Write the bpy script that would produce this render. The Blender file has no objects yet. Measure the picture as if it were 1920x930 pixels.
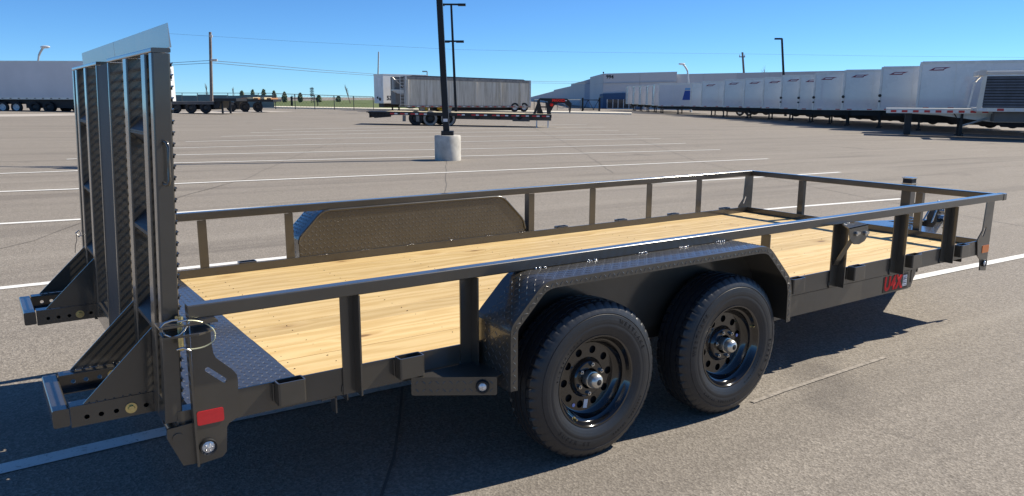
import bpy, bmesh, math, random
from mathutils import Vector, Matrix, geometry
random.seed(7)
R = math.radians
sc = bpy.context.scene
COL = sc.collection

# ------------------------------------------------------------------ camera
CAM = Vector((-0.5462, -2.7556, 1.6016)); YAW, PIT, ROL = 0.9682, -0.2000, 0.0028
FPX, PX, PY = 1472.04, 959.55, 481.68
fw = Vector((math.cos(YAW)*math.cos(PIT), math.sin(YAW)*math.cos(PIT), math.sin(PIT)))
rt = Vector((math.sin(YAW), -math.cos(YAW), 0)); up = rt.cross(fw)
RR = rt*math.cos(ROL)+up*math.sin(ROL); UU = -rt*math.sin(ROL)+up*math.cos(ROL)
cd = bpy.data.cameras.new('camera'); cam = bpy.data.objects.new('camera', cd); COL.objects.link(cam)
cam.matrix_world = Matrix(((RR.x, UU.x, -fw.x, CAM.x), (RR.y, UU.y, -fw.y, CAM.y), (RR.z, UU.z, -fw.z, CAM.z), (0, 0, 0, 1)))
cd.sensor_width = 36; cd.lens = 36*FPX/1920; cd.shift_x = (960-PX)/1920; cd.shift_y = (PY-465)/1920
cd.clip_start = .05; cd.clip_end = 6000
sc.camera = cam
# ------------------------------------------------------------------ sky, sun, exposure
SUN = Vector((1.06, -.18, 1.0)).normalized()
w = bpy.data.worlds.new('World'); sc.world = w; w.use_nodes = True
nt = w.node_tree; bg = nt.nodes['Background']; sk = nt.nodes.new('ShaderNodeTexSky')
sk.sky_type = 'NISHITA'; sk.sun_disc = False
sk.sun_elevation = math.asin(SUN.z); sk.sun_rotation = math.atan2(SUN.x, SUN.y)
sk.altitude = 4000; sk.air_density = 1.0; sk.dust_density = 0.0; sk.ozone_density = 8.0
tint = nt.nodes.new('ShaderNodeVectorMath'); tint.operation = 'MULTIPLY'; tint.inputs[1].default_value = (.72, .99, 1.10)
nt.links.new(sk.outputs[0], tint.inputs[0]); nt.links.new(tint.outputs[0], bg.inputs[0]); bg.inputs[1].default_value = 0.096
sd = bpy.data.lights.new('sun', 'SUN'); so = bpy.data.objects.new('sun', sd); COL.objects.link(so)
sd.energy = 5.0; sd.angle = R(.5); sd.color = (1, .92, .79)
so.rotation_euler = (-SUN).to_track_quat('-Z', 'Y').to_euler(); so.location = (20, -5, 30)
sc.view_settings.view_transform = 'Standard'; sc.view_settings.look = 'None'
sc.view_settings.exposure = 0.45; sc.view_settings.gamma = 1
sc.render.resolution_x = 1024; sc.render.resolution_y = 496
sc.render.engine = 'CYCLES'

# ------------------------------------------------------------------ measuring helpers
def ray(u, v): return fw + RR*((u-PX)/FPX) - UU*((v-PY)/FPX)
def aty(u, v, y=0.): d = ray(u, v); return CAM + d*((y-CAM.y)/d.y)
def atz(u, v, z=0.): d = ray(u, v); return CAM + d*((z-CAM.z)/d.z)
RT = Vector((rt.x, rt.y, 0)); FH = Vector((math.cos(YAW), math.sin(YAW), 0))
def ss(a, b, x):
    t = min(1, max(0, (x-a)/(b-a))); return t*t*(3-2*t)
def gz(x, y):                                  # the lot falls gently away to the right
    dx, dy = x-CAM.x, y-CAM.y
    s = dx*RT.x+dy*RT.y; d = dx*FH.x+dy*FH.y
    s = 90*math.tanh(s/90)
    return -.015*s*ss(3, 14, d)
def atg(u, v, off=0.):
    z = 0.
    for _ in range(60):
        p = atz(u, v, z+off)
        z = z*.5+gz(p.x, p.y)*.5
    return atz(u, v, z+off)
def depth(p): return (p-CAM).dot(fw)
def at_depth(u, v, d): return CAM + ray(u, v)*d
def hd(u, d):                                  # ground point seen in column u at distance d
    v = 183
    p = CAM + FH*d + RT*((u-PX)/FPX*d/math.cos(0)); p.z = gz(p.x, p.y); return p
def zpx(p, v):                                 # height above p that shows at row v
    lo, hi = -5., 60.
    for _ in range(50):
        m = (lo+hi)/2; q = Vector((p.x, p.y, p.z+m))-CAM; z = q.dot(fw)
        if PY-FPX*q.dot(UU)/z > v: lo = m
        else: hi = m
    return (lo+hi)/2
RZ = math.atan2(RT.y, RT.x)

# ------------------------------------------------------------------ mesh helpers
def NB(): return bmesh.new()
def box(bm, x0, x1, y0, y1, z0, z1, M=None):
    P = [Vector((x, y, z)) for z in (z0, z1) for y in (y0, y1) for x in (x0, x1)]
    if M: P = [M @ p for p in P]
    V = [bm.verts.new(p) for p in P]
    for f in ((0, 2, 3, 1), (4, 5, 7, 6), (0, 1, 5, 4), (2, 6, 7, 3), (0, 4, 6, 2), (1, 3, 7, 5)): bm.faces.new([V[i] for i in f])
def rr(w, h, r, n=3):                          # rounded rectangle about the origin
    o = []
    for cx, cy, a in ((w/2-r, h/2-r, 0), (-w/2+r, h/2-r, 90), (-w/2+r, -h/2+r, 180), (w/2-r, -h/2+r, 270)):
        for k in range(n+1): t = R(a+90*k/n); o.append((cx+r*math.cos(t), cy+r*math.sin(t)))
    return o
def extr(bm, poly, axis, a, b, holes=()):
    def P(q, t):
        return Vector((t, q[0], q[1])) if axis == 'x' else Vector((q[0], t, q[1])) if axis == 'y' else Vector((q[0], q[1], t))
    loops = [list(poly)]+[list(h) for h in holes]
    A = [[bm.verts.new(P(q, a)) for q in l] for l in loops]; B = [[bm.verts.new(P(q, b)) for q in l] for l in loops]
    if holes:
        tris = geometry.tessellate_polygon([[Vector((q[0], q[1], 0)) for q in l] for l in loops])
        fa = [v for l in A for v in l]; fb = [v for l in B for v in l]
        for t in tris:
            try: bm.faces.new([fa[i] for i in t]); bm.faces.new([fb[i] for i in reversed(t)])
            except ValueError: pass
    else: bm.faces.new(A[0]); bm.faces.new(list(reversed(B[0])))
    for la, lb in zip(A, B):
        n = len(la)
        for i in range(n): bm.faces.new((la[i], la[(i+1) % n], lb[(i+1) % n], lb[i]))
def rtube(bm, axis, a, b, c1, c2, w, h, r=.006):  # rounded bar along an axis, centre c1,c2
    extr(bm, [(x+c1, y+c2) for x, y in rr(w, h, r)], axis, a, b)
def frame_of(d):
    d = d.normalized(); u = d.cross(Vector((0, 0, 1)))
    if u.length < 1e-3: u = Vector((1, 0, 0))
    u.normalize(); return u, d.cross(u).normalized()
def cyl(bm, p, q, r0, r1=None, n=12, caps=True):
    r1 = r0 if r1 is None else r1; p = Vector(p); q = Vector(q); u, v = frame_of(q-p)
    A = [bm.verts.new(p+(u*math.cos(2*math.pi*i/n)+v*math.sin(2*math.pi*i/n))*r0) for i in range(n)]
    B = [bm.verts.new(q+(u*math.cos(2*math.pi*i/n)+v*math.sin(2*math.pi*i/n))*r1) for i in range(n)]
    for i in range(n): bm.faces.new((A[i], A[(i+1) % n], B[(i+1) % n], B[i]))
    if caps: bm.faces.new(list(reversed(A))); bm.faces.new(B)
def path(bm, pts, r, n=8):
    pts = [Vector(p) for p in pts]; rings = []
    for i, p in enumerate(pts):
        d = pts[min(i+1, len(pts)-1)]-pts[max(i-1, 0)]; u, v = frame_of(d)
        rings.append([bm.verts.new(p+(u*math.cos(2*math.pi*k/n)+v*math.sin(2*math.pi*k/n))*r) for k in range(n)])
    for a, b in zip(rings, rings[1:]):
        for k in range(n): bm.faces.new((a[k], a[(k+1) % n], b[(k+1) % n], b[k]))
    bm.faces.new(list(reversed(rings[0]))); bm.faces.new(rings[-1])
def lathe(bm, prof, n=48, axis='y', c=(0, 0, 0), close=False):
    rings = []
    for k in range(n):
        t = 2*math.pi*k/n
        rings.append([bm.verts.new(Vector(c)+(Vector((r*math.cos(t), a, r*math.sin(t))) if axis == 'y' else Vector((r*math.cos(t), r*math.sin(t), a)))) for r, a in prof])
    m = len(prof)
    for k in range(n):
        a = rings[k]; b = rings[(k+1) % n]
        for i in range(m if close else m-1): bm.faces.new((a[i], b[i], b[(i+1) % m], a[(i+1) % m]))
def sheet(bm, pts):
    return bm.faces.new([bm.verts.new(Vector(p)) for p in pts])
def uvbox(me, s=1.):
    uv = me.uv_layers.new(name='UVMap')
    for f in me.polygons:
        n = f.normal; a = max(range(3), key=lambda i: abs(n[i]))
        for li in f.loop_indices:
            c = me.vertices[me.loops[li].vertex_index].co
            uv.data[li].uv = ((c.y, c.z) if a == 0 else (c.x, c.z) if a == 1 else (c.x, c.y))
def mesh(name, bm, mat, smooth=0, uv=False):
    bmesh.ops.recalc_face_normals(bm, faces=bm.faces)
    if smooth:
        for f in bm.faces: f.smooth = True
        lim = math.cos(R(smooth))
        for e in bm.edges:
            if len(e.link_faces) == 2 and e.link_faces[0].normal.dot(e.link_faces[1].normal) < lim: e.smooth = False
    me = bpy.data.meshes.new(name); bm.to_mesh(me); bm.free()
    for m in (mat if isinstance(mat, (list, tuple)) else (mat,)): me.materials.append(m)
    if uv: uvbox(me)
    return me
def O(name, bm, mat, parent=None, smooth=0, uv=False, loc=None, rz=None):
    me = bm if isinstance(bm, bpy.types.Mesh) else mesh(name, bm, mat, smooth, uv)
    o = bpy.data.objects.new(name, me); COL.objects.link(o)
    if parent: o.parent = parent
    if loc is not None: o.location = loc
    if rz is not None: o.rotation_euler[2] = rz
    return o
def tag(o, label, cat, group=None):
    o['label'] = label; o['category'] = cat
    if group: o['group'] = group
    return o
def thing(name, label, cat, loc=(0, 0, 0), rz=0., group=None):
    o = bpy.data.objects.new(name, None); COL.objects.link(o); o.location = loc; o.rotation_euler[2] = rz
    o.empty_display_size = .2
    return tag(o, label, cat, group)
def grp(name, parent, loc=(0, 0, 0), rz=0.):     # an assembly that is a part
    o = bpy.data.objects.new(name, None); COL.objects.link(o); o.parent = parent; o.location = loc; o.rotation_euler[2] = rz; return o
def struct(name, bm, mat, smooth=0):
    o = O(name, bm, mat, None, smooth); o['kind'] = 'structure'; return o
def copy_tree(o, parent=None):
    c = o.copy(); COL.objects.link(c); c.parent = parent
    for ch in o.children: copy_tree(ch, c)
    return c
def text_mesh(s, size, extrude=.001, bold=0., shear=0., space=1.):
    cu = bpy.data.curves.new('t', 'FONT'); cu.body = s; cu.size = size; cu.extrude = extrude; cu.offset = bold
    cu.align_x = 'CENTER'; cu.align_y = 'CENTER'; cu.shear = shear; cu.space_character = space; cu.resolution_u = 3
    t = bpy.data.objects.new('t', cu); COL.objects.link(t); dg = bpy.context.evaluated_depsgraph_get()
    me = bpy.data.meshes.new_from_object(t.evaluated_get(dg)); bpy.data.objects.remove(t); bpy.data.curves.remove(cu)
    return me

# ------------------------------------------------------------------ materials
class NM:
    def __init__(s, name):
        s.m = bpy.data.materials.new(name); s.m.use_nodes = True; s.t = s.m.node_tree; s.b = s.t.nodes['Principled BSDF']
    def n(s, ty, **k):
        n = s.t.nodes.new(ty)
        for a, v in k.items():
            if a.startswith('_'): n.inputs[int(a[1:])].default_value = v
            else: setattr(n, a, v)
        return n
    def l(s, a, b): s.t.links.new(a, b)
    def noise(s, vec, scale, detail=4, rough=.6, dist=0.):
        n = s.n('ShaderNodeTexNoise'); n.inputs['Scale'].default_value = scale; n.inputs['Detail'].default_value = detail
        n.inputs['Roughness'].default_value = rough; n.inputs['Distortion'].default_value = dist
        if vec: s.l(vec, n.inputs['Vector'])
        return n.outputs['Fac']
    def ramp(s, fac, stops):
        n = s.n('ShaderNodeValToRGB'); e = n.color_ramp.elements
        while len(e) < len(stops): e.new(.5)
        for i, (p, c) in enumerate(stops): e[i].position = p; e[i].color = (*c, 1) if len(c) == 3 else c
        s.l(fac, n.inputs[0]); return n.outputs[0]
    def mix(s, fac, a, b, mode='MIX'):
        n = s.n('ShaderNodeMix'); n.data_type = 'RGBA'; n.blend_type = mode
        if isinstance(fac, float): n.inputs[0].default_value = fac
        else: s.l(fac, n.inputs[0])
        for i, x in ((6, a), (7, b)):
            if isinstance(x, tuple): n.inputs[i].default_value = (*x, 1)
            else: s.l(x, n.inputs[i])
        return n.outputs[2]
    def math(s, op, a, b=0., c=None, clamp=False):
        n = s.n('ShaderNodeMath'); n.operation = op; n.use_clamp = clamp
        for i, x in enumerate((a, b) if c is None else (a, b, c)):
            if isinstance(x, (int, float)): n.inputs[i].default_value = x
            else: s.l(x, n.inputs[i])
        return n.outputs[0]
    def bump(s, h, st=.5, dist=.01, normal=None):
        n = s.n('ShaderNodeBump'); n.inputs['Strength'].default_value = st; n.inputs['Distance'].default_value = dist
        s.l(h, n.inputs['Height'])
        if normal: s.l(normal, n.inputs['Normal'])
        return n.outputs[0]
    def coord(s, which='Object', scale=None, rot=None):
        c = s.n('ShaderNodeTexCoord').outputs[which]
        if scale or rot:
            m = s.n('ShaderNodeMapping')
            if scale: m.inputs['Scale'].default_value = scale
            if rot: m.inputs['Rotation'].default_value = rot
            s.l(c, m.inputs[0]); c = m.outputs[0]
        return c
    def set(s, **k):
        for a, v in k.items():
            i = s.b.inputs[a.replace('_', ' ')]
            if hasattr(v, 'links') or isinstance(v, bpy.types.NodeSocket): s.l(v, i)
            else: i.default_value = (*v, 1) if isinstance(v, tuple) and len(v) == 3 else v
        return s
def simple(name, col, rough=.5, metal=0., var=.08, vs=3., spec=.5, coat=0., bump=0., bs=40.):
    s = NM(name); c = s.coord()
    n = s.noise(c, vs, 5)
    lo = tuple(max(0, x*(1-var)) for x in col); hi = tuple(min(1, x*(1+var)) for x in col)
    s.set(Base_Color=s.ramp(n, [(.3, lo), (.7, hi)]), Metallic=metal, Specular_IOR_Level=spec, Coat_Weight=coat)
    s.set(Roughness=s.math('ADD', s.math('MULTIPLY', n, .12), rough-.06))
    if bump: s.set(Normal=s.bump(s.noise(c, bs, 3), bump, .003))
    return s.m

def paint_mat(name, tread=False, col=(.055, .049, .039)):
    s = NM(name); c = s.coord()
    n = s.noise(c, 6, 5)
    s.set(Base_Color=s.ramp(n, [(.3, tuple(x*.85 for x in col)), (.7, tuple(x*1.15 for x in col))]), Metallic=.12, Coat_Weight=1., Coat_Roughness=.12)
    dust = s.noise(c, 1.7, 6)
    s.set(Roughness=s.math('ADD', s.math('MULTIPLY', dust, .2), .28))
    peel = s.bump(s.noise(c, 160, 2), .1, .0006)
    if tread:
        uv = s.n('ShaderNodeUVMap').outputs[0]; sp = s.n('ShaderNodeSeparateXYZ'); s.l(uv, sp.inputs[0])
        p = .022
        X = s.math('DIVIDE', sp.outputs[0], p); Y = s.math('DIVIDE', sp.outputs[1], p)
        fx = s.math('FLOOR', X); fy = s.math('FLOOR', Y)
        lx = s.math('SUBTRACT', s.math('SUBTRACT', X, fx), .5); ly = s.math('SUBTRACT', s.math('SUBTRACT', Y, fy), .5)
        par = s.math('ABSOLUTE', s.math('MODULO', s.math('ADD', fx, fy), 2.))
        a = s.math('ADD', lx, ly); b = s.math('SUBTRACT', lx, ly)
        inv = s.math('SUBTRACT', 1., par)
        u = s.math('ADD', s.math('MULTIPLY', a, par), s.math('MULTIPLY', b, inv))
        v = s.math('ADD', s.math('MULTIPLY', b, par), s.math('MULTIPLY', a, inv))
        q = s.math('ADD', s.math('POWER', s.math('ABSOLUTE', s.math('DIVIDE', u, .56)), 2.), s.math('POWER', s.math('ABSOLUTE', s.math('DIVIDE', v, .15)), 2.))
        h = s.math('SUBTRACT', 1., q, clamp=True); h = s.math('MULTIPLY', h, 2., clamp=True)
        s.set(Normal=s.bump(h, 1., .0022, peel), Base_Color=s.mix(h, tuple(x*.9 for x in col), tuple(x*1.8 for x in col)), Metallic=s.math('MULTIPLY_ADD', h, .3, .12))
    else: s.set(Normal=peel)
    return s.m
PAINT = paint_mat('charcoal_paint'); 
RIMB = simple('gloss_black_rim', (.006, .006, .007), .14, 0, .1, 4, .6, .8)
ZINC = simple('zinc_plated_steel', (.62, .61, .58), .25, 1., .15, 60)
BRASS = simple('yellow_zinc', (.62, .53, .26), .35, .9, .2, 60)
WELD = simple('bare_weld_bead', (.55, .55, .56), .25, 1., .4, 150, bump=.8, bs=300)
REDR = simple('red_reflector', (.62, .012, .02), .35, 0, .06, 80, coat=.6)
AMBR = simple('amber_reflector', (.75, .17, .01), .35, 0, .06, 80, coat=.6)
LENS = simple('clear_lamp_lens', (.80, .80, .80), .18, .5, .4, 90, coat=.8, bump=.8, bs=160)
BLKR = simple('black_rubber', (.012, .012, .013), .6, 0, .2, 30)
STKB = simple('black_sticker', (.012, .012, .012), .3, 0, .1, 30)
STKR = simple('red_print', (.97, .03, .02), .7, 0, .05, 30)
STKW = simple('white_sticker', (.75, .76, .78), .4, 0, .05, 30)
WHITE = simple('white_paint', (.72, .72, .70), .35, 0, .06, 2)
DARKIN = simple('dark_interior', (.01, .01, .011), .8)
ORB = simple('small_blue_sticker', (.35, .40, .75), .4)

def tyre_mat():
    s = NM('tyre_rubber'); c = s.coord()
    n = s.noise(c, 9, 6); d = s.noise(c, 55, 4)
    base = s.ramp(n, [(.3, (.014, .016, .020)), (.75, (.024, .026, .030))])
    s.set(Base_Color=s.mix(.2, base, s.ramp(d, [(.4, (.015, .015, .016)), (.8, (.045, .043, .04))])), Roughness=.44, Specular_IOR_Level=.55)
    sp = s.n('ShaderNodeSeparateXYZ'); s.l(c, sp.inputs[0])
    rad = s.math('SQRT', s.math('ADD', s.math('POWER', sp.outputs[0], 2.), s.math('POWER', sp.outputs[2], 2.)))
    rings = s.math('SINE', s.math('MULTIPLY', rad, 520.))
    b = s.bump(rings, .12, .0006); s.set(Normal=s.bump(s.noise(c, 90, 3), .15, .001, b)); return s.m
TYRE = tyre_mat()

def wood_mat():
    s = NM('pine_planks'); oi = s.n('ShaderNodeObjectInfo'); r = oi.outputs['Random']
    tc = s.n('ShaderNodeTexCoord').outputs['Object']
    off = s.n('ShaderNodeCombineXYZ'); s.l(s.math('MULTIPLY', r, 37.), off.inputs[0]); s.l(s.math('MULTIPLY', r, 91.), off.inputs[1])
    add = s.n('ShaderNodeVectorMath'); add.operation = 'ADD'; s.l(tc, add.inputs[0]); s.l(off.outputs[0], add.inputs[1])
    def mp(sx, sy):
        m = s.n('ShaderNodeMapping'); m.inputs['Scale'].default_value = (sx, sy, 1); s.l(add.outputs[0], m.inputs[0]); return m.outputs[0]
    warp = s.noise(mp(1.1, 5), 1.0, 3, .5, .3)
    sp = s.n('ShaderNodeSeparateXYZ'); s.l(add.outputs[0], sp.inputs[0])
    # knots: sparse voronoi cells
    vo = s.n('ShaderNodeTexVoronoi'); vo.inputs['Scale'].default_value = 1.; vo.feature = 'F1'; s.l(mp(1.9, 4.6), vo.inputs['Vector']); vo.inputs['Randomness'].default_value = 1.
    kd = vo.outputs['Distance']
    halo = s.math('SUBTRACT', 1., s.math('DIVIDE', kd, .32), clamp=True)
    rings = s.math('SINE', s.math('ADD', s.math('MULTIPLY', sp.outputs[1], 75.), s.math('ADD', s.math('MULTIPLY', warp, 24.), s.math('MULTIPLY', halo, 6.))))
    g = s.math('MULTIPLY_ADD', rings, .5, .5)
    col = s.ramp(g, [(.0, (.55, .385, .155)), (.5, (.655, .485, .225)), (1., (.73, .56, .285))])
    fine = s.noise(mp(3, 160), 1., 3)
    col = s.mix(.35, col, s.ramp(fine, [(.3, (.50, .32, .125)), (.7, (.78, .585, .29))]))
    blot = s.noise(mp(.9, 2), 1., 3)
    col = s.mix(s.math('MULTIPLY', blot, .45), col, (.42, .27, .105))
    kn = s.ramp(kd, [(.05, (1, 1, 1)), (.10, (0, 0, 0))])
    col = s.mix(s.math('MULTIPLY', kn, .85), col, (.085, .04, .016))
    hl = s.ramp(kd, [(.09, (1, 1, 1)), (.24, (0, 0, 0))])
    col = s.mix(s.math('MULTIPLY', hl, .35), col, (.33, .17, .05))
    hsv = s.n('ShaderNodeHueSaturation'); s.l(col, hsv.inputs['Color']); s.l(s.math('MULTIPLY_ADD', r, .30, .92), hsv.inputs['Value'])
    s.set(Base_Color=hsv.outputs[0], Roughness=.62)
    s.set(Normal=s.bump(fine, .25, .0015)); return s.m
WOOD = wood_mat()

def asphalt_mat():
    s = NM('asphalt'); c = s.coord()
    big = s.noise(c, .12, 5, .6); med = s.noise(c, 1.3, 6, .65); fine = s.noise(c, 60, 3, .7)
    m2 = s.n('ShaderNodeMapping'); m2.inputs['Rotation'].default_value = (0, 0, R(6)); m2.inputs['Scale'].default_value = (.06, .75, 1); s.l(c, m2.inputs[0])
    streak = s.noise(m2.outputs[0], 1.6, 5, .6, .4)
    m3 = s.n('ShaderNodeMapping'); m3.inputs['Rotation'].default_value = (0, 0, R(-42)); m3.inputs['Scale'].default_value = (.05, .9, 1); s.l(c, m3.inputs[0])
    streak2 = s.noise(m3.outputs[0], 1.3, 5, .55, .5)
    vo = s.n('ShaderNodeTexVoronoi'); vo.inputs['Scale'].default_value = 95; s.l(c, vo.inputs['Vector'])
    agg = vo.outputs['Color']; bw = s.n('ShaderNodeRGBToBW'); s.l(agg, bw.inputs[0])
    col = s.ramp(med, [(.25, (.215, .190, .157)), (.75, (.285, .253, .210))])
    col = s.mix(.45, col, s.ramp(big, [(.3, (.195, .171, .142)), (.7, (.305, .269, .224))]))
    col = s.mix(.55, col, s.ramp(bw.outputs[0], [(.15, (.11, .097, .082)), (.5, (.235, .21, .178)), (.85, (.47, .425, .36))]))
    col = s.mix(.35, col, s.ramp(fine, [(.35, (.10, .088, .075)), (.62, (.36, .32, .27))]))
    col = s.mix(s.ramp(streak, [(.52, (0, 0, 0)), (.74, (.6, .6, .6))]), col, (.125, .11, .094))
    col = s.mix(s.ramp(streak2, [(.56, (0, 0, 0)), (.78, (.5, .5, .5))]), col, (.36, .325, .275))
    st = s.noise(c, .45, 3, .5, .6)
    col = s.mix(s.ramp(st, [(.68, (0, 0, 0)), (.76, (.45, .45, .45))]), col, (.09, .08, .073))
    dr = s.n('ShaderNodeTexVoronoi'); dr.inputs['Scale'].default_value = 1.1; s.l(c, dr.inputs['Vector'])
    col = s.mix(s.ramp(s.math('ADD', dr.outputs['Distance'], s.math('MULTIPLY', s.noise(c, 16, 3), .05)), [(.045, (.6, .6, .6)), (.075, (0, 0, 0))]), col, (.07, .062, .055))
    cr = s.n('ShaderNodeTexVoronoi'); cr.feature = 'DISTANCE_TO_EDGE'; cr.inputs['Scale'].default_value = .16
    wv = s.n('ShaderNodeVectorMath'); wv.operation = 'ADD'; s.l(c, wv.inputs[0]); wn = s.n('ShaderNodeTexNoise'); wn.inputs['Scale'].default_value = 1.4; wn.inputs['Detail'].default_value = 6; s.l(c, wn.inputs['Vector'])
    wm = s.n('ShaderNodeVectorMath'); wm.operation = 'SCALE'; wm.inputs['Scale'].default_value = 1.1; s.l(wn.outputs['Color'], wm.inputs[0]); s.l(wm.outputs[0], wv.inputs[1]); s.l(wv.outputs[0], cr.inputs['Vector'])
    crk = s.math('MULTIPLY', s.ramp(cr.outputs['Distance'], [(.0008, (1, 1, 1)), (.0022, (0, 0, 0))]), s.ramp(s.noise(c, .21, 2), [(.5, (0, 0, 0)), (.6, (.28, .28, .28))]))
    col = s.mix(crk, col, (.06, .053, .047))
    s.set(Base_Color=col, Roughness=.86, Specular_IOR_Level=.25)
    h = s.math('ADD', s.math('MULTIPLY', vo.outputs['Distance'], 1.), fine)
    s.set(Normal=s.bump(h, .55, .004)); return s.m
ASPH = asphalt_mat()
def line_mat():
    s = NM('worn_white_line_paint'); c = s.coord()
    n = s.noise(c, 14, 6, .7); f = s.noise(c, 70, 3)
    col = s.ramp(n, [(.30, (.42, .40, .35)), (.42, (.78, .77, .72)), (.8, (.86, .85, .81))])
    s.set(Base_Color=s.mix(s.ramp(f, [(.62, (0, 0, 0)), (.72, (.7, .7, .7))]), col, (.2, .18, .16)), Roughness=.75, Normal=s.bump(f, .4, .003)); return s.m
LINE = line_mat()
FADED = simple('faded_scrape', (.29, .258, .218), .85, 0, .45, 30)
SEAM = simple('tar_seam', (.125, .112, .098), .8, 0, .3, 6)
CONC = simple('concrete', (.48, .455, .40), .85, 0, .28, 3.5, bump=.4, bs=60)
APRON = simple('concrete_apron', (.44, .40, .35), .85, 0, .15, .4)
def grass_mat():
    s = NM('mown_grass'); c = s.coord()
    s.set(Base_Color=s.mix(.5, s.ramp(s.noise(c, .5, 6), [(.3, (.07, .12, .02)), (.7, (.15, .18, .045))]), s.ramp(s.noise(c, 8, 4), [(.3, (.05, .075, .02)), (.7, (.13, .15, .045))])), Roughness=.9); return s.m
GRASS = grass_mat()
POLE = simple('dark_bronze_pole', (.012, .012, .014), .45, .3, .1, 2)
GALV = simple('galvanised_steel', (.55, .57, .57), .5, .4, .1, 4)
WPOLE = simple('timber_pole', (.20, .17, .15), .85, 0, .3, 5)
VAN = simple('white_trailer_skin', (.66, .65, .65), .28, 0, .10, .5, coat=.9, bump=.10, bs=1.2)
VAN2 = simple('grey_white_trailer_skin', (.60, .60, .62), .4, 0, .06, .6, coat=.2)
RAIL = simple('aluminium_rail', (.62, .60, .56), .4, .5, .12, 3)
LOGO = simple('maroon_print', (.20, .012, .05), .5)
BLUE = simple('blue_print', (.01, .06, .32), .5)
LBLUE = simple('light_blue_print', (.12, .35, .62), .5)
CHAS = simple('black_chassis', (.012, .012, .013), .55, 0, .3, 2)
TAPE_R = simple('red_reflective_tape', (.55, .03, .03), .4)
TAPE_W = simple('white_reflective_tape', (.70, .70, .70), .4)
def dirty_mat():
    s = NM('weathered_aluminium_sheet'); c = s.coord()
    m = s.n('ShaderNodeMapping'); m.inputs['Scale'].default_value = (2.2, 1, .12); s.l(c, m.inputs[0])
    st = s.noise(m.outputs[0], 2.2, 6, .7); b = s.noise(c, .6, 4)
    w = s.n('ShaderNodeTexWave'); w.inputs['Scale'].default_value = 2.6; w.bands_direction = 'X'; s.l(c, w.inputs['Vector'])
    col = s.ramp(st, [(.30, (.30, .24, .17)), (.48, (.66, .60, .48)), (.72, (.86, .82, .72))])
    s.set(Base_Color=s.mix(s.math('MULTIPLY', b, .5), col, (.60, .54, .43)), Roughness=.6, Metallic=.0, Normal=s.bump(w.outputs['Fac'], .35, .02)); return s.m
DIRTY = dirty_mat()
TARP = simple('rolled_tarp', (.10, .10, .11), .7, 0, .25, 2)
WALLG = simple('grey_tilt_up_wall', (.47, .48, .50), .8, 0, .05, .2)
WALLL = simple('light_grey_wall', (.56, .56, .57), .8, 0, .04, .2)
WALLB = simple('blue_wall', (.035, .09, .19), .7, 0, .05, .2)
GLASS = simple('dark_window_glass', (.05, .055, .06), .12, 0, .1, 1)
SCREEN = simple('green_windscreen_mesh', (.10, .17, .19), .8, 0, .15, 1)
WIRE = simple('galvanised_wire', (.09, .10, .10), .6, .3)
LEAF = simple('evergreen_leaf', (.2, .24, .16), .8, 0, .45, 3)
BARK = simple('bare_bark', (.20, .16, .13), .9, 0, .2, 3)
YEL = simple('yellow_gearbox', (.72, .42, .01), .5)
RUST = simple('rusty_steel', (.15, .05, .03), .8, 0, .4, 3)
DECKW = simple('weathered_pale_deck', (.55, .47, .30), .8, 0, .2, 2)
TEAL = simple('cable_black', (.02, .02, .022), .5)

# ------------------------------------------------------------------ the ground
def ground():
    bm = NB(); xs = [i*2.0 for i in range(-30, 61)]; ys = [i*2.0 for i in range(-15, 66)]
    xs = [-3000, -1200, -500, -220, -120, -80]+xs+[150, 200, 300, 500, 1200, 3000]; ys = [-3000, -900, -300, -120, -60]+ys+[160, 220, 350, 600, 1200, 3000]
    G = [[bm.verts.new((x, y, gz(x, y))) for x in xs] for y in ys]
    for j in range(len(ys)-1):
        for i in range(len(xs)-1): bm.faces.new((G[j][i], G[j][i+1], G[j+1][i+1], G[j+1][i]))
    struct('asphalt_lot', bm, ASPH, 60)
ground()
def strip(bm, pts, wdt, off):
    P = [Vector((p.x, p.y, 0)) for p in pts]; Q = []
    for a, b in zip(P, P[1:]):
        n = max(1, int((b-a).length/1.0))
        Q += [a.lerp(b, k/n) for k in range(n)]
    Q.append(P[-1]); prev = None
    for i, p in enumerate(Q):
        d = (Q[min(i+1, len(Q)-1)]-Q[max(i-1, 0)]).normalized(); n = Vector((-d.y, d.x, 0))*wdt/2
        w_ = 1
        a, b = p+n*w_, p-n*w_
        a.z = gz(a.x, a.y)+off; b.z = gz(b.x, b.y)+off
        va, vb = bm.verts.new(a), bm.verts.new(b)
        if prev: bm.faces.new((prev[0], va, vb, prev[1]))
        prev = (va, vb)
LINES = [[(-60, 896), (0, 881), (300, 812), (599, 751), (1712, 522), (1920, 480), (2010, 463)],
         [(-40, 545), (0, 541), (75, 533), (1480, 389), (1690, 373)], [(-30, 422), (0, 420), (145, 412), (1480, 329), (1575, 323)],
         [(-30, 361), (0, 360), (143, 355), (330, 345), (1000, 317), (1440, 298)], [(-30, 327), (0, 326), (140, 321), (330, 306), (1000, 290), (1350, 281)],
         [(125, 299), (330, 291), (560, 286), (1000, 277), (1285, 269)], [(322, 278), (600, 271), (1000, 263.4), (1238, 260)], [(348, 266), (600, 260), (1000, 254.5), (1195, 252)],
         [(415, 256), (700, 250.5), (1000, 246.5), (1160, 245)], [(470, 249), (720, 244), (1010, 240), (1135, 238.5)], [(510, 243), (660, 240.5), (1010, 235), (1100, 233)]]
for k, l in enumerate(LINES):
    bm = NB(); strip(bm, [atg(*q) for q in l], .11 if k < 6 else .10, .005 if k < 3 else .008); o = struct('parking_line', bm, LINE)
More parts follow.
